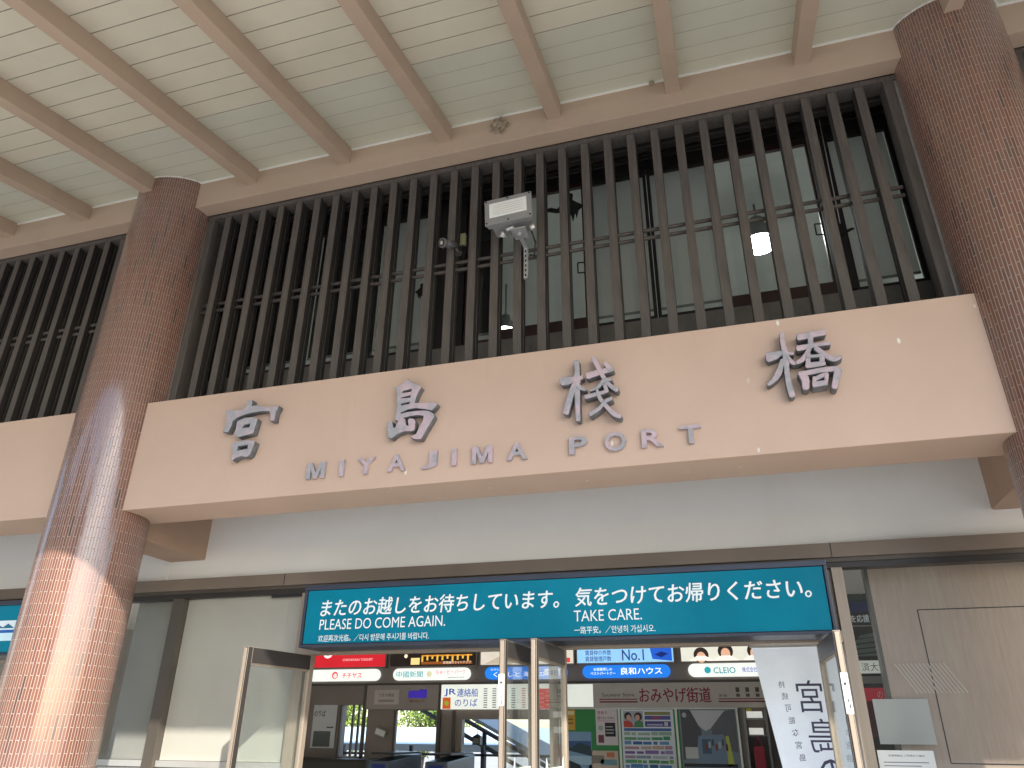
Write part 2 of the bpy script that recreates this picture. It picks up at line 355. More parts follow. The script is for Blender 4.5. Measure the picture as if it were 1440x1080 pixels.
# ---- columns
def column(cx):
    bm = B(); uvl = bm.loops.layers.uv.new('UVMap'); seg = 112
    zs = [0, 2.4, 4.8, 7.2]; rings = []
    for z in zs: rings.append([bm.verts.new((cx + CR * math.cos(math.tau * i / seg + .013), CY + CR * math.sin(math.tau * i / seg + .013), z)) for i in range(seg)])
    L = math.tau * CR; su = .023 * 112 / L
    for k in range(3):
        for i in range(seg):
            j = (i + 1) % seg; f = bm.faces.new((rings[k][i], rings[k][j], rings[k + 1][j], rings[k + 1][i])); f.smooth = True
            for lp, (z, a) in zip(f.loops, ((zs[k], i), (zs[k], i + 1), (zs[k + 1], i + 1), (zs[k + 1], i))): lp[uvl].uv = (z, a * .023)
    o = obj('column', bm, mt['tile'], T)
    bm = B(); n = 40; pts = []
    for i in range(n + 1):
        a = math.tau * i / n; x, y = cx + (CR + .006) * math.cos(a), CY + (CR + .006) * math.sin(a); pts.append((x, y, soff(y) - .004))
    tube(bm, pts, .008, 6); obj('caulk_ring', bm, mt['white'], o)
    return o
for cx in CX: column(cx)

# ---- beams, grey wall and haunches per bay
for i in range(3):
    xl, xr = CX[i], CX[i + 1]
    boxobj('name_beam' if i == 1 else 'lintel_beam', xl, xr, 5.0, 5.46, 3.327, 4.347, mt['paint'], T, .006)
    boxobj('eaves_beam', xl, xr, 5.0, 5.165, 6.61, 7.3, mt['paint_b'], T, .006)
    boxobj('caulk_line', xl + .38, xr - .38, 4.99, 5.0, 6.925, 6.945, mt['white'], T)
    # pale wall above the doors, between the haunch beams
    boxobj('transom_wall', xl + .213, xr - .213, 6.35, 6.47, 2.992, 4.2, mt['render'], T)
for cx in CX:
    bm = B(); box(bm, cx - .225, cx + .225, 5.3, 6.44, 3.19, 4.2); obj('haunch_beam', bm, mt['haunch'], T, .004)
    boxobj('transom_wall', cx - .213, cx + .213, 6.372, 6.47, 2.992, 3.19, mt['render'], T)
# ---- canopy: rafters, boards, fascia, roof sheet
bm = B()
def soffit_profile():
    pts = []; d = 0.; k = 0; c, s = math.cos(rad(12)), math.sin(rad(12)); L = (5 - YE) / c
    out = [(0, 0, 1)]; edges = []
    first = .17
    pos = [first + .2 * i for i in range(30)]
    for p in pos:
        if p > L - .05: break
        inner = p < .95
        gw, gd = (.0025, .003) if inner else (.0045, .007)
        out += [(p - gw, 0, 1 if inner else 0), (p - gw * .7, gd, 2), (p + gw * .7, gd, 2), (p + gw, 0, 2)]
    out.append((L, 0, 0))
    return [(5 - d * c - u * s, 6.945 - d * s + u * c, m) for d, u, m in out]
pr = soffit_profile(); XA, XB = -15.5, 10.5
a = [bm.verts.new((XA, y, z)) for y, z, m in pr]; b = [bm.verts.new((XB, y, z)) for y, z, m in pr]
for k in range(len(pr) - 1):
    mi = pr[k + 1][2] if not (pr[k + 1][2] != 2 and pr[k][2] == 2) else (1 if (5 - pr[k][0]) < .9 else 0)
    bm.faces.new((a[k], b[k], b[k + 1], a[k + 1])).material_index = mi
obj('soffit_boards', bm, [mt['board'], mt['board_g'], mt['groove']], T)
bm = B(); v = []
for x in (XA, XB):
    for (y, z) in ((YE - .06, soff(YE) + .03), (YE - .06, soff(YE) + .12), (5.17, soff(5.17) + .12), (5.17, soff(5.17) + .03)): v.append(bm.verts.new((x, y, z)))
for f in ((0, 1, 2, 3), (7, 6, 5, 4), (0, 4, 5, 1), (1, 5, 6, 2), (2, 6, 7, 3), (3, 7, 4, 0)): bm.faces.new([v[i] for i in f])
obj('canopy_roof', bm, mt['bronze_d'], T)
boxobj('eaves_fascia', XA, XB, YE - .05, YE, 5.92, 6.15, mt['paint_b'], T)
def rafter_bm():
    bm = B(); v = []
    for x in (-.0625, .0625):
        for y in (YE + .002, 5.0): 
            for dz in (-.178, -.001): v.append(bm.verts.new((x, y, soff(y) + dz)))
    for f in ((0, 1, 3, 2), (4, 6, 7, 5), (0, 4, 5, 1), (2, 3, 7, 6), (0, 2, 6, 4), (1, 5, 7, 3)): bm.faces.new([v[i] for i in f])
    return bm
r0 = None
for k in range(-7, 16):
    x = 2.115 - 1.084 * k
    if r0 is None: r0 = obj('rafter', rafter_bm(), mt['paint_b'], T, .004); r0.location.x = x
    else:
        c_ = r0.copy(); COL.objects.link(c_); c_.parent = T; c_.location.x = x
# ---- body of the building that the photo does not show (keeps sun and sky out of the rooms)
boxobj('roof_slab', -16, 11, 5.2, 12.15, 7.5, 7.65, mt['hall'], T)
boxobj('parapet_wall', -16, 11, 5.2, 5.4, 7.0, 7.5, mt['render'], T)
boxobj('side_wall', -16, -15.8, 5.4, 12.1, 0, 7.5, mt['render'], T)
boxobj('side_wall', 10.8, 11, 5.4, 12.1, 0, 7.5, mt['render'], T)
boxobj('floor_slab', -15.8, 10.8, 5.2, 12.0, 4.2, 4.3, mt['hall'], T)

# ---- upper lattice screens
SP = .2141; LX0 = -4.754
def bar_bm():
    bm = B()
    box(bm, -.0365, .0365, 5.18, 5.235, 4.30, 6.56); box(bm, -.036, .036, 5.262, 5.318, 4.30, 6.56, 1)  # rear timbers near black: weaker light behind the front ones put into colour
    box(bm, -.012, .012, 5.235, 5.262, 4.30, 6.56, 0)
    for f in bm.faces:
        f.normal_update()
        if f.material_index == 0 and abs(f.normal.x) > .9: f.material_index = 2  # side faces of the front timbers take the darker timber colour
    return bm
bar0 = None
for i, (n0, n1) in enumerate(((16, 30), (0, 30), (0, 12))):
    sh = (i - 1) * BAY; xl, xr = CX[i] + .36, CX[i + 1] - .36
    xs = [LX0 + sh + SP * k for k in range(n0, n1)]
    bm = B()
    box(bm, xl, xr, 5.17, 5.33, 6.56, 6.607); box(bm, xl, xr, 5.36, 5.42, 6.54, 6.60, 1)
    if i < 2: box(bm, xr - .15, xr - .07, 5.172, 5.335, 4.3, 6.56); box(bm, xr - .07, xr, 5.19, 5.32, 4.3, 6.56, 2)
    if i > 0: box(bm, xl + .07, xl + .15, 5.172, 5.335, 4.3, 6.56); box(bm, xl, xl + .07, 5.19, 5.32, 4.3, 6.56, 2)
    scr = obj('lattice_screen', bm, [mt['timber'], mt['timber_d'], mt['steel']], T, .003)
    for z in (5.51, 5.43):
        bm = B(); rod(bm, (xs[0] - .16 if i else xs[0], 5.2485, z), (xs[-1] + .14, 5.2485, z), .017, 8); obj('lattice_rail', bm, mt['timber'], scr)
    for x in xs:
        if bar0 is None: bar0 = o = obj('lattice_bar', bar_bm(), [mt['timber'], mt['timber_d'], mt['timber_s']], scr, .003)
        else: o = bar0.copy(); COL.objects.link(o); o.parent = scr
        o.location.x = x
# ---- upper window wall and room behind it
boxobj('sill_wall', -15.8, 10.8, 6.0, 6.12, 4.3, 5.075, mt['sill'], T)
boxobj('head_wall', -15.8, 10.8, 6.0, 6.12, 7.0, 7.5, mt['headwall'], T)
boxobj('blind_box', -15.8, 10.8, 6.02, 6.12, 6.86, 7.0, mt['darkmetal'], T)
boxobj('lattice_ceiling', -15.8, 10.8, 5.4, 6.0, 7.25, 7.32, mt['headwall'], T)
boxobj('upper_ceiling', -15.8, 10.8, 6.12, 11.0, 7.3, 7.4, mt['room'], T)
boxobj('upper_back_wall', -15.8, 10.8, 10.8, 10.9, 4.3, 7.3, mt['room'], T)
for x in (-5.2, 2.3): boxobj('light_stop_partition', x, x + .1, 6.12, 10.8, 4.3, 7.3, mt['room'], T)  # unseen partitions added to keep lamp light out of the neighbouring rooms
U = [(-4.98, -4.2, 'dark'), (-4.2, -3.42, 'dark'), (-3.42, -2.66, 'shade'), (-2.36, -2.05, 'dark'), (-2.05, -1.05, 'open'), (-1.05, -.43, 'shade'), (-.43, .19, 'shade'), (.19, 1.16, 'open'), (1.27, 1.85, 'shade')]
U = U + [(x0 - BAY, x1 - BAY, 'open') for x0, x1, _ in U] + [(2.6, 3.6, 'open'), (3.6, 4.6, 'open'), (4.6, 5.6, 'open')]
boxobj('window_post', -2.66, -2.36, 5.99, 6.13, 5.075, 6.86, mt['timber_d'], T)
boxobj('window_post', 1.16, 1.27, 5.96, 6.13, 5.075, 6.86, mt['timber_d'], T)
boxobj('window_post', 1.85, 2.55, 5.99, 6.13, 5.075, 6.86, mt['timber_d'], T)
boxobj('window_post', -5.75, -4.98, 5.99, 6.13, 5.075, 6.86, mt['timber_d'], T)
for x0, x1, kd in U:
    bm = B()
    if kd == 'open':
        s, bt = .055, .135
    else: s, bt = .035, .045
    box(bm, x0 + .004, x0 + s, 6.03, 6.075, 5.075, 6.86); box(bm, x1 - s, x1 - .004, 6.03, 6.075, 5.075, 6.86)
    box(bm, x0 + s, x1 - s, 6.032, 6.073, 5.077, 5.077 + bt); box(bm, x0 + s, x1 - s, 6.032, 6.073, 6.80, 6.858)
    w_ = obj('upper_window', bm, mt['sash'] if kd != 'shade' else mt['timber_d'], T)
    bm = B(); rect(bm, x0 + s, x1 - s, 5.077 + bt, 6.80, 6.05)
    obj('pane', bm, mt['glass_up'], w_)
    if kd == 'open' and x0 > -5:
        bm = B(); xh = x1 - s + .01; tube(bm, [(xh, 6.03, 5.84), (xh - .07, 6.02, 5.84), (xh - .07, 6.02, 5.72), (xh, 6.03, 5.72)], .007, 6); obj('sash_handle', bm, mt['blackpl'], w_)
    if kd in ('shade', 'dark'):
        bm = B(); zb = 5.225
        box(bm, x0 + s, x1 - s, 6.10, 6.104, zb, 6.84); box(bm, x0 + s, x1 - s, 6.092, 6.11, zb - .012, zb + .008, 1); obj('shade_or_dark_sheet', bm, [mt['shade'] if kd == 'shade' else mt['timber_d'], mt['greymetal']], w_)  # dark units get a near-black sheet painting in an unlit room
# ---- conduits behind the lattice head
bm = B()
for k, (y, z) in enumerate(((5.9, 6.93), (5.88, 6.88), (5.93, 6.97), (5.86, 6.845))): rod(bm, (-4.95, y, z), (1.9, y, z), .014 - .002 * (k % 2), 8)
tag(obj('cable_conduit', bm, mt['darkmetal']), 'bundle of thin dark conduits running along behind the lattice head', 'conduit')

# ---- ground floor front
boxobj('door_header', -16, 11, 6.29, 6.46, 2.878, 2.99, mt['header'], T, .003)
for x in (.724, -4.2, -11.78, 2.15 + .1): boxobj('header_joint', x - .003, x + .003, 6.287, 6.3, 2.879, 2.989, mt['blackpl'], T)
boxobj('track_rail', -16, 11, 6.33, 6.45, 2.80, 2.877, mt['darkmetal'], T)
boxobj('track_rail', -16, 11, 6.315, 6.33, 2.845, 2.877, mt['bronze_d'], T)
bm = B()
box(bm, -3.99, -3.885, 6.3, 6.46, 0, 2.80); box(bm, .70, .782, 6.3, 6.46, 0, 2.80)
box(bm, -3.885, .70, 6.30, 6.44, 2.245, 2.33); box(bm, -3.885, .70, 6.36, 6.40, 2.33, 2.80)
box(bm, -1.785, -1.715, 6.38, 6.44, 0, 2.245); box(bm, -1.605, -1.535, 6.38, 6.44, 0, 2.245)
obj('door_frame', bm, mt['bronze'], T, .004)
# side glazing left
bm = B()
box(bm, -5.455, -5.335, 6.3, 6.46, 0, 2.80); box(bm, -6.0, -5.455, 6.34, 6.42, 1.30, 1.36, 1); box(bm, -5.335, -3.99, 6.34, 6.42, 1.30, 1.36, 1)
box(bm, -6.0, -5.455, 6.36, 6.40, 0, 1.30, 1); box(bm, -5.335, -3.99, 6.36, 6.40, 0, 1.30, 1)
sw = obj('side_window', bm, [mt['bronze_d'], mt['alu']], T, .004)
bm = B(); rect(bm, -5.335, -3.99, 1.36, 2.8, 6.375); obj('pane', bm, mt['glass'], sw)
bm = B(); rect(bm, -6.0, -5.455, 1.36, 2.8, 6.375); obj('pane', bm, mt['glass'], sw)
bm = B(); box(bm, -5.33, -3.995, 6.385, 6.39, 1.36, 2.8); obj('roller_blind', bm, mt['blind'], sw)
bm = B(); box(bm, -6.0, -5.46, 6.45, 6.455, 1.36, 2.8); b2 = obj('roller_blind', bm, mt['blind_d'], sw)
bm = B(); box(bm, -4.35, -3.995, 6.335, 6.36, 2.775, 2.80); obj('door_closer_arm', bm, mt['blackpl'], sw)
# side glazing right with the oak panel behind
bm = B()
box(bm, .782, 4.5, 6.34, 6.42, .9, .98); box(bm, .782, 4.5, 6.36, 6.40, 0, .9)
sr = obj('side_window', bm, [mt['bronze_d']], T, .004)
bm = B(); rect(bm, .782, 4.5, .98, 2.8, 6.375); obj('pane', bm, mt['glass'], sr)
bm = B(); box(bm, 1.0, 4.5, 6.60, 6.70, 0, 2.9)
op = obj('oak_panelling', bm, mt['oak'], T)
bm = B(); lx0, lx1, lz0, lz1 = 1.306, 3.3, 1.435, 2.50
for q in ((lx0, lx1, lz1 - .0035, lz1 + .0035), (lx0, lx1, lz0 - .0035, lz0 + .0035), (lx0 - .0035, lx0 + .0035, lz0, lz1)): box(bm, q[0], q[1], 6.597, 6.60, q[2], q[3])
obj('access_hatch_seam', bm, mt['blackpl'], op)
boxobj('end_trim', .975, 1.0, 6.59, 6.72, 0, 2.9, mt['bronze_d'], T)
# left neighbouring bay: dark glazing under its own sign
boxobj('door_frame', -8.0, -7.0 + .08, 6.3, 6.46, 2.245, 2.33, mt['bronze'], T)
boxobj('door_frame', -6.88, -6.80, 6.3, 6.46, 0, 2.80, mt['bronze'], T)
bm = B(); rect(bm, -13, -6.05, 0, 2.8, 6.40); obj('side_pane', bm, mt['glass'], T)
# ---- door leaves, swung out
leaf_frame = None
def leaf(hx, hy, fx, fy, sticker=None, note=False):
    """hinge (hx,hy), free end (fx,fy)"""
    L = math.hypot(fx - hx, fy - hy); H = 2.23; th = .022
    bm = B()
    box(bm, 0, .055, -th, th, .02, H); box(bm, L - .055, L, -th, th, .02, H, 1)
    box(bm, .055, L - .055, -th + .001, th - .001, H - .125, H - .001, 1); box(bm, .055, L - .055, -th + .001, th - .001, .021, .22, 1)
    box(bm, L + .0005, L + .012, -.014, .014, .03, H - .01)
    box(bm, .06, L - .06, -.013, .013, H - .137, H - .125)
    o = obj('door_leaf', bm, [mt['bronze'], mt['leafrail']], T, .003)
    bm = B(); box(bm, .055, L - .055, -.003, .003, .22, H - .137); obj('glass', bm, mt['glass'], o)
    bm = B(); rod(bm, (L - .09, -.06, .85), (L - .09, -.06, 1.25), .012, 10); rod(bm, (L - .09, -.06, .88), (L - .09, 0, .88), .008, 8); rod(bm, (L - .09, -.06, 1.22), (L - .09, 0, 1.22), .008, 8)
    obj('pull_handle', bm, mt['alu'], o)
    if sticker:
        bm = B(); box(bm, L + .0122, L + .0135, -.0215, .0215, sticker[0], sticker[1])
        zz = sticker[0] + (sticker[1] - sticker[0]) * .72
        box(bm, L + .0136, L + .0142, -.010, .006, zz - .006, zz + .010, 1); box(bm, L + .0136, L + .0142, -.004, .004, zz - .105, zz - .085, 1); box(bm, L + .0136, L + .0142, .002, .010, zz - .14, zz - .115, 1)
        obj('sticker', bm, [mt['paper'], mt['blackpl']], o)
    o.location = (hx, hy, 0); o.rotation_euler.z = math.atan2(fy - hy, fx - hx)
    return o
leaf(-3.80, 6.31, -3.905, 5.45)
leaf(-1.69, 6.31, -1.71, 5.42, (1.78, 1.99))
leaf(-1.455, 6.31, -1.475, 5.42)
leaf(.527, 6.31, .568, 5.42, (1.73, 1.97))

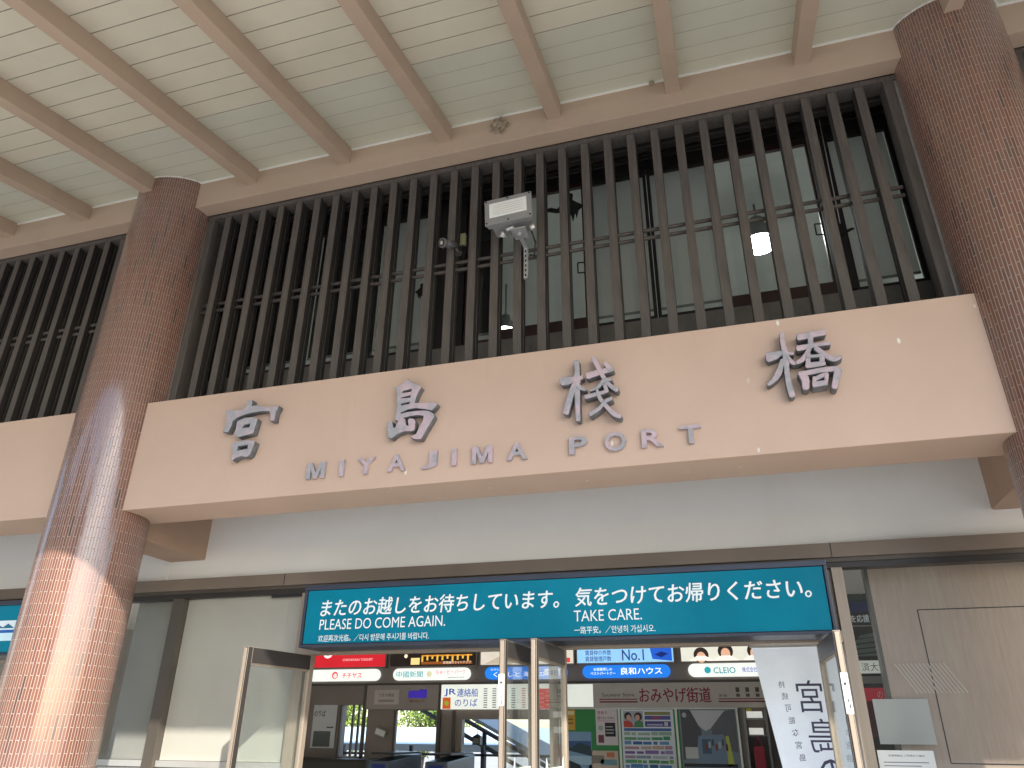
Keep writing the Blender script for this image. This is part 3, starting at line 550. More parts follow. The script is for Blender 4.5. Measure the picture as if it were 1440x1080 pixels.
KANJI = {"miya":[[[[-4.118,4.137],[-4.04,4.129],[-3.962,4.119],[-3.917,4.143],[-3.911,4.205],[-3.857,4.202],[-3.856,4.146],[-3.813,4.148],[-3.731,4.125],[-3.652,4.119],[-3.581,4.114],[-3.588,4.086],[-3.603,4.058],[-3.605,3.979],[-3.648,3.983],[-3.651,4.035],[-3.672,4.076],[-3.755,4.085],[-3.832,4.081],[-3.91,4.072],[-3.985,4.051],[-4.023,4.026],[-4.029,3.975],[-4.05,3.922],[-4.105,3.93],[-4.092,3.989],[-4.092,4.048]]],[[[-3.978,4.017],[-3.904,4.042],[-3.825,4.038],[-3.774,4.016],[-3.779,3.984],[-3.791,3.898],[-3.796,3.884],[-3.872,3.874],[-3.94,3.863],[-3.983,3.89],[-3.978,3.954]],[[-3.901,3.975],[-3.839,3.979],[-3.843,3.947],[-3.915,3.944]]],[[[-3.995,3.805],[-3.918,3.829],[-3.817,3.829],[-3.763,3.809],[-3.762,3.781],[-3.788,3.692],[-3.819,3.674],[-3.875,3.686],[-3.919,3.677],[-3.95,3.655],[-3.972,3.671],[-3.961,3.73]],[[-3.92,3.779],[-3.824,3.784],[-3.825,3.748],[-3.924,3.741]]]],"shima":[[[[-2.396,4.219],[-2.361,4.182],[-2.318,4.16],[-2.268,4.123],[-2.288,4.092],[-2.307,4.043],[-2.317,3.99],[-2.23,3.979],[-2.15,3.976],[-2.119,3.956],[-2.141,3.928],[-2.166,3.905],[-2.233,3.924],[-2.303,3.942],[-2.372,3.939],[-2.438,3.918],[-2.429,3.909],[-2.37,3.918],[-2.301,3.92],[-2.233,3.916],[-2.189,3.905],[-2.151,3.879],[-2.141,3.853],[-2.173,3.795],[-2.209,3.732],[-2.242,3.67],[-2.303,3.678],[-2.343,3.703],[-2.291,3.72],[-2.258,3.786],[-2.238,3.834],[-2.234,3.867],[-2.286,3.879],[-2.342,3.879],[-2.407,3.871],[-2.39,3.851],[-2.377,3.803],[-2.361,3.798],[-2.368,3.848],[-2.353,3.862],[-2.319,3.854],[-2.3,3.831],[-2.301,3.757],[-2.326,3.745],[-2.389,3.753],[-2.45,3.737],[-2.497,3.702],[-2.531,3.714],[-2.542,3.855],[-2.502,3.849],[-2.492,3.8],[-2.476,3.792],[-2.453,3.848],[-2.482,3.861],[-2.476,3.917],[-2.474,3.993],[-2.488,4.11],[-2.503,4.151],[-2.453,4.171],[-2.419,4.193]],[[-2.429,4.109],[-2.353,4.118],[-2.358,4.095],[-2.437,4.091]],[[-2.434,4.052],[-2.359,4.062],[-2.36,4.044],[-2.44,4.043]],[[-2.439,3.998],[-2.361,4.005],[-2.366,3.987],[-2.438,3.983]]]],"san":[[[[-1.109,3.985],[-1.101,3.986],[-1.088,3.986],[-1.074,3.987],[-1.059,3.988],[-1.045,3.992],[-1.031,3.996],[-1.017,4.0],[-1.003,4.004],[-0.988,4.009],[-0.972,4.013],[-0.958,4.017],[-0.948,4.021],[-0.943,4.03],[-0.947,4.048],[-0.955,4.054],[-0.965,4.054],[-0.98,4.054],[-0.997,4.053],[-1.012,4.053],[-1.027,4.053],[-1.041,4.054],[-1.055,4.054],[-1.068,4.056],[-1.081,4.056],[-1.094,4.057],[-1.105,4.058],[-1.114,4.059],[-1.128,4.043],[-1.125,4.002]]],[[[-1.02,4.171],[-1.017,4.159],[-1.013,4.141],[-1.009,4.122],[-1.007,4.103],[-1.011,4.084],[-1.017,4.063],[-1.023,4.039],[-1.027,4.014],[-1.025,3.989],[-1.022,3.964],[-1.019,3.94],[-1.016,3.915],[-1.016,3.889],[-1.016,3.86],[-1.016,3.832],[-1.015,3.803],[-1.014,3.771],[-1.013,3.738],[-1.012,3.709],[-1.011,3.688],[-1.003,3.68],[-0.983,3.679],[-0.975,3.687],[-0.975,3.707],[-0.975,3.736],[-0.975,3.769],[-0.975,3.8],[-0.974,3.828],[-0.973,3.856],[-0.973,3.884],[-0.972,3.912],[-0.971,3.938],[-0.97,3.962],[-0.969,3.985],[-0.966,4.006],[-0.968,4.028],[-0.968,4.051],[-0.969,4.075],[-0.97,4.098],[-0.969,4.121],[-0.97,4.143],[-0.97,4.161],[-0.97,4.174],[-0.982,4.186],[-1.01,4.185]]],[[[-1.033,3.991],[-1.039,3.978],[-1.047,3.958],[-1.057,3.934],[-1.067,3.906],[-1.078,3.871],[-1.091,3.83],[-1.102,3.792],[-1.111,3.766],[-1.103,3.751],[-1.077,3.74],[-1.063,3.746],[-1.056,3.773],[-1.045,3.811],[-1.033,3.851],[-1.022,3.886],[-1.014,3.913],[-1.007,3.938],[-1.0,3.958],[-0.996,3.973],[-1.001,3.986],[-1.021,3.996]]],[[[-1.01,3.976],[-1.006,3.969],[-1.0,3.959],[-0.992,3.948],[-0.982,3.937],[-0.969,3.929],[-0.955,3.924],[-0.943,3.919],[-0.934,3.917],[-0.929,3.919],[-0.924,3.929],[-0.926,3.935],[-0.933,3.942],[-0.943,3.951],[-0.953,3.96],[-0.959,3.968],[-0.966,3.974],[-0.973,3.982],[-0.98,3.991],[-0.985,3.996],[-0.995,3.998],[-1.009,3.987]]],[[[-0.905,4.01],[-0.895,4.013],[-0.88,4.017],[-0.863,4.022],[-0.846,4.026],[-0.827,4.03],[-0.807,4.034],[-0.788,4.038],[-0.77,4.041],[-0.754,4.045],[-0.739,4.047],[-0.726,4.05],[-0.716,4.052],[-0.71,4.061],[-0.713,4.081],[-0.721,4.088],[-0.731,4.088],[-0.744,4.088],[-0.76,4.088],[-0.778,4.087],[-0.796,4.085],[-0.817,4.082],[-0.838,4.08],[-0.857,4.077],[-0.875,4.074],[-0.893,4.071],[-0.909,4.068],[-0.92,4.067],[-0.928,4.052],[-0.92,4.02]]],[[[-0.877,4.181],[-0.873,4.169],[-0.867,4.151],[-0.859,4.13],[-0.851,4.108],[-0.84,4.083],[-0.827,4.054],[-0.815,4.025],[-0.802,3.999],[-0.79,3.977],[-0.778,3.957],[-0.766,3.939],[-0.753,3.923],[-0.739,3.908],[-0.724,3.894],[-0.711,3.884],[-0.703,3.877],[-0.691,3.879],[-0.68,3.897],[-0.683,3.91],[-0.692,3.916],[-0.705,3.925],[-0.718,3.935],[-0.731,3.947],[-0.741,3.961],[-0.752,3.976],[-0.763,3.994],[-0.773,4.014],[-0.783,4.039],[-0.794,4.068],[-0.804,4.098],[-0.813,4.124],[-0.824,4.146],[-0.833,4.166],[-0.841,4.183],[-0.847,4.195],[-0.857,4.199],[-0.874,4.192]]],[[[-0.786,4.114],[-0.779,4.102],[-0.769,4.086],[-0.759,4.07],[-0.752,4.058],[-0.738,4.056],[-0.72,4.071],[-0.718,4.086],[-0.726,4.096],[-0.737,4.112],[-0.748,4.127],[-0.756,4.138],[-0.768,4.14],[-0.784,4.127]]],[[[-0.731,3.996],[-0.74,3.999],[-0.754,4.003],[-0.771,4.005],[-0.79,4.002],[-0.806,3.989],[-0.819,3.973],[-0.831,3.959],[-0.842,3.948],[-0.856,3.938],[-0.872,3.93],[-0.887,3.923],[-0.898,3.917],[-0.9,3.913],[-0.897,3.905],[-0.893,3.903],[-0.881,3.905],[-0.864,3.909],[-0.845,3.914],[-0.826,3.922],[-0.811,3.935],[-0.797,3.95],[-0.785,3.962],[-0.776,3.969],[-0.767,3.972],[-0.754,3.973],[-0.742,3.972],[-0.732,3.972],[-0.727,3.977],[-0.726,3.99]]],[[[-0.929,3.845],[-0.914,3.848],[-0.892,3.852],[-0.867,3.856],[-0.844,3.86],[-0.82,3.865],[-0.795,3.871],[-0.773,3.876],[-0.758,3.88],[-0.753,3.887],[-0.756,3.901],[-0.763,3.906],[-0.779,3.904],[-0.802,3.901],[-0.827,3.898],[-0.851,3.895],[-0.874,3.892],[-0.899,3.888],[-0.921,3.885],[-0.936,3.883],[-0.942,3.874],[-0.938,3.853]]],[[[-0.854,3.916],[-0.852,3.902],[-0.849,3.88],[-0.844,3.856],[-0.837,3.832],[-0.826,3.812],[-0.815,3.793],[-0.802,3.775],[-0.79,3.758],[-0.778,3.741],[-0.766,3.723],[-0.753,3.705],[-0.739,3.69],[-0.724,3.679],[-0.708,3.67],[-0.696,3.665],[-0.688,3.661],[-0.678,3.665],[-0.67,3.683],[-0.674,3.695],[-0.682,3.699],[-0.693,3.706],[-0.704,3.713],[-0.714,3.722],[-0.725,3.733],[-0.738,3.747],[-0.751,3.764],[-0.764,3.781],[-0.776,3.797],[-0.788,3.813],[-0.799,3.83],[-0.808,3.846],[-0.816,3.864],[-0.822,3.886],[-0.828,3.906],[-0.833,3.92],[-0.838,3.925],[-0.85,3.922]]],[[[-0.8,3.946],[-0.797,3.933],[-0.792,3.914],[-0.787,3.895],[-0.784,3.882],[-0.775,3.875],[-0.758,3.879],[-0.753,3.889],[-0.756,3.902],[-0.761,3.921],[-0.766,3.94],[-0.769,3.953],[-0.778,3.959],[-0.795,3.955]]],[[[-0.742,3.844],[-0.751,3.84],[-0.764,3.834],[-0.779,3.827],[-0.794,3.817],[-0.807,3.806],[-0.818,3.794],[-0.828,3.782],[-0.84,3.772],[-0.857,3.762],[-0.878,3.751],[-0.897,3.741],[-0.911,3.735],[-0.914,3.723],[-0.905,3.705],[-0.894,3.701],[-0.881,3.709],[-0.862,3.72],[-0.841,3.732],[-0.822,3.745],[-0.808,3.759],[-0.797,3.772],[-0.787,3.784],[-0.778,3.793],[-0.766,3.8],[-0.753,3.806],[-0.74,3.81],[-0.731,3.813],[-0.727,3.823],[-0.734,3.839]]]],"hashi":[[[[0.382,3.977],[0.391,3.98],[0.405,3.983],[0.42,3.987],[0.436,3.991],[0.45,3.999],[0.46,4.008],[0.468,4.015],[0.478,4.019],[0.494,4.019],[0.515,4.015],[0.535,4.011],[0.549,4.009],[0.555,4.013],[0.558,4.026],[0.555,4.032],[0.541,4.037],[0.522,4.044],[0.5,4.051],[0.48,4.055],[0.463,4.057],[0.448,4.056],[0.436,4.054],[0.427,4.055],[0.415,4.054],[0.4,4.054],[0.387,4.054],[0.377,4.054],[0.363,4.035],[0.366,3.992]]],[[[0.48,4.191],[0.48,4.176],[0.478,4.154],[0.477,4.129],[0.477,4.103],[0.477,4.078],[0.477,4.053],[0.477,4.029],[0.476,4.006],[0.476,3.984],[0.475,3.961],[0.473,3.935],[0.472,3.908],[0.47,3.879],[0.469,3.848],[0.468,3.817],[0.468,3.789],[0.47,3.761],[0.472,3.735],[0.475,3.712],[0.477,3.697],[0.488,3.688],[0.51,3.693],[0.518,3.706],[0.516,3.722],[0.514,3.744],[0.511,3.769],[0.509,3.794],[0.508,3.82],[0.508,3.85],[0.508,3.879],[0.509,3.907],[0.512,3.932],[0.517,3.956],[0.521,3.982],[0.524,4.008],[0.521,4.035],[0.517,4.06],[0.513,4.084],[0.51,4.106],[0.511,4.129],[0.512,4.153],[0.514,4.174],[0.516,4.189],[0.508,4.199],[0.489,4.2]]],[[[0.46,3.988],[0.451,3.969],[0.439,3.942],[0.425,3.915],[0.413,3.894],[0.405,3.878],[0.395,3.863],[0.385,3.85],[0.376,3.839],[0.367,3.831],[0.36,3.826],[0.353,3.822],[0.348,3.818],[0.345,3.811],[0.349,3.797],[0.355,3.794],[0.361,3.796],[0.37,3.798],[0.381,3.804],[0.393,3.811],[0.405,3.821],[0.42,3.832],[0.435,3.847],[0.45,3.867],[0.462,3.894],[0.472,3.926],[0.481,3.954],[0.487,3.974],[0.484,3.985],[0.469,3.992]]],[[[0.502,3.986],[0.505,3.977],[0.511,3.963],[0.518,3.948],[0.527,3.935],[0.54,3.929],[0.552,3.929],[0.56,3.931],[0.565,3.933],[0.57,3.938],[0.57,3.951],[0.566,3.956],[0.56,3.957],[0.553,3.958],[0.548,3.96],[0.546,3.962],[0.541,3.968],[0.535,3.98],[0.529,3.992],[0.524,4.001],[0.516,4.003],[0.504,3.995]]],[[[0.6,4.113],[0.609,4.114],[0.623,4.116],[0.639,4.117],[0.656,4.119],[0.673,4.12],[0.692,4.123],[0.711,4.125],[0.727,4.126],[0.741,4.127],[0.755,4.128],[0.767,4.128],[0.775,4.129],[0.785,4.14],[0.786,4.166],[0.778,4.177],[0.769,4.177],[0.757,4.177],[0.743,4.177],[0.727,4.177],[0.71,4.175],[0.691,4.173],[0.672,4.171],[0.655,4.169],[0.639,4.169],[0.624,4.168],[0.61,4.168],[0.6,4.167],[0.59,4.155],[0.59,4.125]]],[[[0.666,4.152],[0.664,4.143],[0.663,4.131],[0.66,4.118],[0.658,4.104],[0.656,4.09],[0.654,4.075],[0.652,4.061],[0.65,4.051],[0.657,4.04],[0.677,4.037],[0.686,4.046],[0.688,4.055],[0.69,4.069],[0.693,4.085],[0.695,4.099],[0.697,4.112],[0.699,4.126],[0.701,4.138],[0.702,4.146],[0.696,4.157],[0.675,4.16]]],[[[0.582,4.029],[0.594,4.03],[0.612,4.032],[0.632,4.034],[0.652,4.036],[0.672,4.039],[0.693,4.043],[0.713,4.046],[0.732,4.048],[0.75,4.049],[0.768,4.048],[0.784,4.048],[0.795,4.048],[0.801,4.054],[0.802,4.07],[0.797,4.077],[0.786,4.077],[0.77,4.078],[0.752,4.078],[0.733,4.078],[0.713,4.078],[0.693,4.078],[0.672,4.078],[0.652,4.078],[0.632,4.077],[0.612,4.076],[0.594,4.076],[0.582,4.076],[0.573,4.065],[0.573,4.039]]],[[[0.648,4.048],[0.638,4.035],[0.625,4.016],[0.61,3.997],[0.598,3.983],[0.589,3.974],[0.577,3.967],[0.565,3.961],[0.557,3.956],[0.553,3.948],[0.557,3.932],[0.564,3.929],[0.573,3.931],[0.586,3.934],[0.602,3.941],[0.619,3.952],[0.634,3.971],[0.649,3.993],[0.662,4.013],[0.671,4.027],[0.67,4.039],[0.657,4.05]]],[[[0.686,4.024],[0.695,4.012],[0.707,3.995],[0.721,3.977],[0.735,3.961],[0.749,3.948],[0.762,3.935],[0.777,3.923],[0.795,3.915],[0.814,3.916],[0.831,3.923],[0.844,3.93],[0.853,3.935],[0.857,3.943],[0.854,3.958],[0.847,3.962],[0.838,3.959],[0.825,3.956],[0.813,3.953],[0.804,3.955],[0.796,3.96],[0.785,3.969],[0.773,3.981],[0.761,3.994],[0.748,4.009],[0.734,4.026],[0.721,4.041],[0.712,4.053],[0.701,4.053],[0.687,4.037]]],[[[0.631,4.008],[0.628,3.997],[0.625,3.982],[0.621,3.965],[0.618,3.948],[0.618,3.931],[0.618,3.915],[0.619,3.902],[0.62,3.892],[0.626,3.885],[0.643,3.887],[0.649,3.895],[0.65,3.905],[0.65,3.918],[0.651,3.932],[0.652,3.945],[0.654,3.959],[0.657,3.975],[0.66,3.99],[0.662,4.0],[0.657,4.01],[0.64,4.014]]],[[[0.714,3.993],[0.713,3.984],[0.711,3.972],[0.71,3.959],[0.708,3.948],[0.706,3.937],[0.704,3.925],[0.702,3.915],[0.7,3.907],[0.705,3.896],[0.723,3.892],[0.733,3.899],[0.735,3.906],[0.738,3.917],[0.741,3.93],[0.744,3.943],[0.745,3.956],[0.746,3.97],[0.747,3.983],[0.748,3.991],[0.741,4.001],[0.722,4.001]]],[[[0.634,3.963],[0.657,3.962],[0.69,3.96],[0.723,3.959],[0.746,3.958],[0.751,3.963],[0.753,3.978],[0.748,3.984],[0.726,3.985],[0.692,3.986],[0.659,3.988],[0.636,3.989],[0.63,3.983],[0.629,3.969]]],[[[0.618,3.886],[0.629,3.886],[0.644,3.886],[0.661,3.886],[0.677,3.887],[0.693,3.888],[0.71,3.889],[0.725,3.89],[0.736,3.892],[0.743,3.899],[0.744,3.918],[0.738,3.926],[0.727,3.927],[0.712,3.928],[0.695,3.929],[0.679,3.93],[0.663,3.93],[0.646,3.929],[0.631,3.929],[0.62,3.929],[0.612,3.919],[0.61,3.896]]],[[[0.558,3.836],[0.561,3.827],[0.564,3.816],[0.567,3.805],[0.569,3.797],[0.569,3.785],[0.568,3.769],[0.567,3.753],[0.566,3.741],[0.574,3.728],[0.599,3.725],[0.611,3.736],[0.614,3.747],[0.617,3.764],[0.621,3.784],[0.622,3.804],[0.62,3.824],[0.615,3.84],[0.611,3.853],[0.608,3.861],[0.593,3.868],[0.565,3.854]]],[[[0.561,3.834],[0.574,3.834],[0.593,3.833],[0.614,3.833],[0.635,3.833],[0.654,3.834],[0.672,3.836],[0.69,3.838],[0.709,3.839],[0.73,3.839],[0.754,3.839],[0.776,3.838],[0.792,3.836],[0.8,3.835],[0.805,3.832],[0.81,3.829],[0.814,3.826],[0.823,3.827],[0.834,3.842],[0.834,3.852],[0.831,3.857],[0.826,3.864],[0.815,3.872],[0.8,3.878],[0.781,3.88],[0.757,3.88],[0.733,3.88],[0.71,3.879],[0.69,3.878],[0.671,3.876],[0.653,3.874],[0.636,3.873],[0.616,3.871],[0.595,3.87],[0.576,3.869],[0.562,3.868],[0.555,3.861],[0.554,3.842]]],[[[0.785,3.849],[0.782,3.838],[0.778,3.823],[0.772,3.805],[0.767,3.789],[0.762,3.772],[0.756,3.754],[0.751,3.737],[0.748,3.726],[0.753,3.713],[0.772,3.705],[0.783,3.712],[0.788,3.722],[0.795,3.738],[0.802,3.756],[0.809,3.773],[0.815,3.79],[0.821,3.807],[0.826,3.823],[0.83,3.833],[0.824,3.849],[0.799,3.858]]],[[[0.65,3.773],[0.659,3.778],[0.672,3.785],[0.686,3.792],[0.698,3.797],[0.709,3.8],[0.722,3.802],[0.734,3.803],[0.742,3.804],[0.749,3.813],[0.748,3.831],[0.742,3.838],[0.733,3.837],[0.721,3.836],[0.706,3.833],[0.692,3.83],[0.677,3.823],[0.662,3.816],[0.648,3.808],[0.639,3.804],[0.636,3.793],[0.642,3.777]]],[[[0.641,3.812],[0.639,3.799],[0.635,3.781],[0.632,3.763],[0.629,3.75],[0.634,3.742],[0.65,3.74],[0.657,3.747],[0.659,3.759],[0.661,3.778],[0.663,3.796],[0.665,3.809],[0.661,3.816],[0.647,3.817]]],[[[0.72,3.82],[0.716,3.806],[0.711,3.784],[0.705,3.763],[0.701,3.749],[0.705,3.74],[0.721,3.736],[0.729,3.741],[0.732,3.756],[0.738,3.777],[0.744,3.798],[0.748,3.813],[0.743,3.822],[0.728,3.826]]],[[[0.639,3.732],[0.656,3.734],[0.68,3.735],[0.704,3.737],[0.721,3.739],[0.729,3.748],[0.73,3.769],[0.723,3.778],[0.706,3.778],[0.682,3.778],[0.657,3.777],[0.64,3.777],[0.631,3.767],[0.63,3.742]]]]}   # front outlines of the cast kanji, (x, z) in metres

# ================================================================== NAME LETTERING ON THE BEAM
ks = thing('kanji_sign', 'row of four big cast kanji, 宮島棧橋, worn pink and grey on the salmon beam', 'sign')
for nm in ('miya', 'shima', 'san', 'hashi'):
    bm = B()
    for k, loops in enumerate(KANJI[nm]):
        me = curve_mesh(loops, 4.93 - .0018 * k, 4.999, .005); n0 = len(bm.verts); bm.from_mesh(me); bpy.data.meshes.remove(me)
    bm.normal_update()
    for f in bm.faces: f.material_index = int(abs(f.normal.y) < .5)  # side faces get a darker grey: side shading put into the colour
    obj('kanji', bm, [mt['letter'], mt['letter_side']], ks)
rs = thing('roman_sign', 'row of small cast roman capitals reading MIYAJIMA PORT under the kanji', 'sign')
LET = [('M', -3.172, .165), ('I', -2.937, .036), ('Y', -2.721, .15), ('A', -2.457, .15), ('J', -2.181, .13), ('I', -1.975, .036), ('M', -1.75, .165), ('A', -1.474, .155),
       ('P', -1.009, .135), ('O', -.736, .155), ('R', -.472, .15), ('T', -.202, .15)]
for ch, x, wd in LET:
    bm = B(); ex = .006 if ch in 'OJ' else 0
    if ch == 'M':
        a_, b_, st = x - wd / 2, x + wd / 2, .034
        me = curve_mesh([[(a_, 3.445), (a_, 3.58), (a_ + .046, 3.58), (x, 3.497), (b_ - .046, 3.58), (b_, 3.58), (b_, 3.445), (b_ - st, 3.445), (b_ - st, 3.535), (x + .014, 3.445), (x - .014, 3.445), (a_ + st, 3.535), (a_ + st, 3.445)]], 4.971, 4.999, .002)
        bm.from_mesh(me); bpy.data.meshes.remove(me); obj('letter', bm, [mt['letter']], rs); continue
    write(bm, ch, x - wd / 2, x + wd / 2, 3.445 - ex * (ch != 'J') - (ch == 'J') * .004, 3.580 + ex * (ch == 'O'), 4.985, 0, bold=.012 if ch == 'M' else .022, depth=.014)
    obj('letter', bm, mt['letter'], rs)

# ================================================================== THE FAREWELL SIGN OVER THE DOORS
def sign_box(x0, x1, z0, z1, y0, y1):
    bm = B(); f = .042; f2 = .024
    box(bm, x0, x1, y0, y1, z1 - f, z1); box(bm, x0, x1, y0, y1, z0, z0 + f2)
    box(bm, x0, x0 + f2, y0, y1, z0 + f2, z1 - f); box(bm, x1 - f2, x1, y0, y1, z0 + f2, z1 - f)
    box(bm, x0 + f2, x1 - f2, y0 + .03, y1 - .001, z0 + f2, z1 - f)
    return bm
t1 = thing('welcome_sign', 'long teal lightbox above the open doors with white farewell words in four languages', 'sign')
SX0, SX1, SZ0, SZ1, SY = -3.722, .632, 2.262, 2.788, 5.92
obj('frame', sign_box(SX0, SX1, SZ0, SZ1, SY, 6.285), mt['signframe'], t1, .005)
bm = B(); box(bm, SX0 + .031, SX1 - .031, SY + .014, SY + .029, SZ0 + .031, SZ1 - .046); obj('panel', bm, mt['teal'], t1)
yt = SY + .0125
TXT = [('またのお越しをお待ちしています。', -3.552, -1.405, 2.515, 2.660, .016), ('気をつけてお帰りください。', -1.272, .497, 2.520, 2.664, .016),
       ('PLEASE DO COME AGAIN.', -3.545, -2.372, 2.405, 2.492, 0), ('TAKE CARE.', -1.282, -.748, 2.405, 2.490, 0),
       ('欢迎再次光临。／다시 방문해 주시기를 바랍니다.', -3.544, -2.512, 2.306, 2.362, .004), ('一路平安。／안녕히 가십시오.', -1.282, -.652, 2.312, 2.368, .004)]
for s, x0, x1, z0, z1, bo in TXT:
    bm = B(); write(bm, s, x0, x1, z0, z1, yt, 0, bold=bo, shear=.10 if z1 > 2.6 else 0); obj('lettering', bm, mt['tealtext'], t1)
t2 = thing('welcome_sign', 'teal lightbox with a pale mountain picture half hidden behind the left column', 'sign')
x0, x1 = SX0 - BAY, SX1 - BAY
obj('frame', sign_box(x0, x1, SZ0, SZ1, SY, 6.285), mt['signframe'], t2, .005)
bm = B(); box(bm, x0 + .031, x1 - .031, SY + .014, SY + .029, SZ0 + .031, SZ1 - .046); obj('panel', bm, mt['teal'], t2)
pts = [(x0 + .04, 2.52)]; xx = x0 + .04; hs = [.0, .05, .02, .07, .03, .01, .045, .02, .065, .025]
k = 0
while xx < x1 - .1: pts.append((xx, 2.52 + hs[k % 10])); xx += .055; k += 1
pts.append((x1 - .04, 2.52))
art('picture', [('r', '#dfeef2', 0, x0 + .04, x1 - .04, 2.505, 2.595, yt), ('p', '#1f6f8c', 0, pts, yt - .001), ('r', '#1d5fae', 0, x0 + .04, x1 - .04, 2.475, 2.505, yt), ('r', '#cfeef6', 0, x0 + .04, x1 - .04, 2.40, 2.475, yt)], t2)

# ================================================================== FITTINGS ON THE LATTICE
fl = thing('floodlight', 'grey rectangular floodlight tilted outwards on a slotted bracket in front of the lattice', 'floodlight')
c0 = Vector((-1.535, 4.88, 5.705)); XF = Matrix.Translation(c0) @ Matrix.Rotation(rad(-3), 4, 'Y') @ Matrix.Rotation(rad(-1), 4, 'X')
bm = B(); box(bm, -.212, .212, -.018, .012, -.135, .135, 0, XF); obj('bezel', bm, mt['greymetal'], fl, .006)
bm = B(); box(bm, -.165, .165,   .012, .19, -.12, .08, 0, XF); box(bm, -.20, .20, .012, .05, -.128, .128, 0, XF)
for k in range(9): box(bm, -.15 + .0375 * k - .004, -.15 + .0375 * k + .004, .19, .215, -.11, .075, 0, XF)
obj('housing', bm, mt['greymetal'], fl, .003)
bm = B(); box(bm, -.168, .168, -.0215, -.0182, -.066, .088, 0, XF); obj('lens', bm, mt['lens'], fl)
bm = B(); box(bm, -.135, .140, -.0235, -.0216, -.052, .074, 0, XF)
for k in range(5): box(bm, -.132, .137, -.0242, -.0236, -.042 + k * .024, -.040 + k * .024, 1, XF)
obj('reflector', bm, [mt['paper'], mt['greymetal']], fl)
bm = B()
for x in (-.195, 0, .195):
    for z in (-.118, .118): rod(bm, XF @ Vector((x, -.024, z)), XF @ Vector((x, -.018, z)), .008, 8)
obj('screw', bm, mt['blackpl'], fl)
bm = B(); box(bm, -1.475, -1.44, 5.155, 5.18, 5.16, 5.50)
box(bm, -1.475, -1.44, 4.96, 5.155, 5.475, 5.50); box(bm, -1.52, -1.39, 4.90, 5.05, 5.50, 5.515)
for k in range(6): box(bm, -1.464, -1.451, 5.153, 5.155, 5.18 + k * .05, 5.205 + k * .05, 1)
obj('bracket', bm, [mt['steel'], mt['black']], fl)
bm = B(); rod(bm, (-1.62, 4.97, 5.52), (-1.60, 4.97, 5.53), .03, 10); rod(bm, (-1.36, 4.96, 5.53), (-1.32, 4.96, 5.54), .028, 10); rod(bm, (-1.57, 4.93, 5.535), (-1.50, 4.93, 5.545), .016, 8)
rod(bm, (-1.63, 4.95, 5.5), (-1.58, 5.0, 5.51), .013, 8); obj('knuckle', bm, mt['alu'], fl, smooth=False)
bm = B(); tube(bm, [(-1.36, 4.98, 5.52), (-1.34, 5.05, 5.44), (-1.37, 5.12, 5.35), (-1.42, 5.16, 5.40)], .008, 8); obj('cable', bm, mt['blackpl'], fl)
cm = thing('security_camera', 'small round security camera fixed to a lattice bar left of the floodlight', 'camera')
p = Vector((-2.185, 5.0, 5.57)); q = Vector((-2.12, 5.13, 5.62))
bm = B(); rod(bm, p, q, .034, 20, 0); rod(bm, p - (q - p) * .08, p + (q - p) * .12, .044, 20, 0); obj('body', bm, mt['camgrey'], cm)
bm = B(); d = (q - p).normalized(); rod(bm, p - d * .0135, p - d * .0165, .033, 18, 0); obj('lens', bm, mt['blackpl'], cm)
bm = B(); rod(bm, p - d * .0168, p - d * .0182, .018, 16, 0); obj('lens_glass', bm, mt['alu'], cm)
bm = B(); rod(bm, q, (-2.10, 5.175, 5.56), .016, 10); rod(bm, (-2.10, 5.165, 5.56), (-2.10, 5.18, 5.56), .035, 14); obj('mount', bm, mt['darkmetal'], cm)
jb = thing('junction_box', 'small yellowed plastic box with a dangling wire between lattice bars', 'box')
boxobj('box', -2.175, -2.115, 5.36, 5.40, 5.80, 5.93, mt['cream'], jb, .006)
bm = B(); tube(bm, [(-2.145, 5.38, 5.80), (-2.12, 5.375, 5.75), (-2.125, 5.37, 5.62), (-2.14, 5.36, 5.55)], .006, 8); obj('wire', bm, mt['blackpl'], jb)
# thin pale wire hanging past the camera
bm = B(); tube(bm, [(-2.24, 5.38, 6.50), (-2.245, 5.37, 5.9), (-2.25, 5.36, 5.2), (-2.25, 5.36, 4.7)], .0045, 6); tag(obj('hanging_wire', bm, mt['white']), 'thin pale wire hanging straight down behind the security camera', 'wire')
# nest on the eaves beam
def clump(c, r, n, seed, sx=1, sy=.6, sz=1):
    rnd = random.Random(seed); bm = B()
    bmesh.ops.create_icosphere(bm, subdivisions=2, radius=r * .62, matrix=Matrix.Translation(c) @ Matrix.Diagonal((sx, sy, sz, 1)))
    for v in bm.verts: v.co += Vector((rnd.gauss(0, 1), rnd.gauss(0, 1), rnd.gauss(0, 1))) * r * .07
    for i in range(n):
        d = Vector((rnd.gauss(0, 1) * sx, -abs(rnd.gauss(0, 1)) * sy, rnd.gauss(0, 1) * sz)).normalized(); a = c + Vector((d.x * sx, d.y * sy, d.z * sz)) * r * rnd.uniform(.4, .75)
        e = a + (d + Vector((rnd.gauss(0, .6), rnd.gauss(0, .5), rnd.gauss(0, .6)))).normalized() * r * rnd.uniform(.2, .6); rod(bm, a, e, r * .025, 4)
    return bm
tag(obj('bird_nest', clump(Vector((-1.665, 4.985, 6.80)), .105, 90, 3), mt['nest']), 'ragged straw remains of a nest stuck to the upper beam above the floodlight', 'nest')
tag(obj('mud_dab', clump(Vector((-.23, 4.98, 6.915)), .035, 14, 5), mt['nest']), 'tiny dab of mud stuck under the boards by the middle right rafter', 'nest')
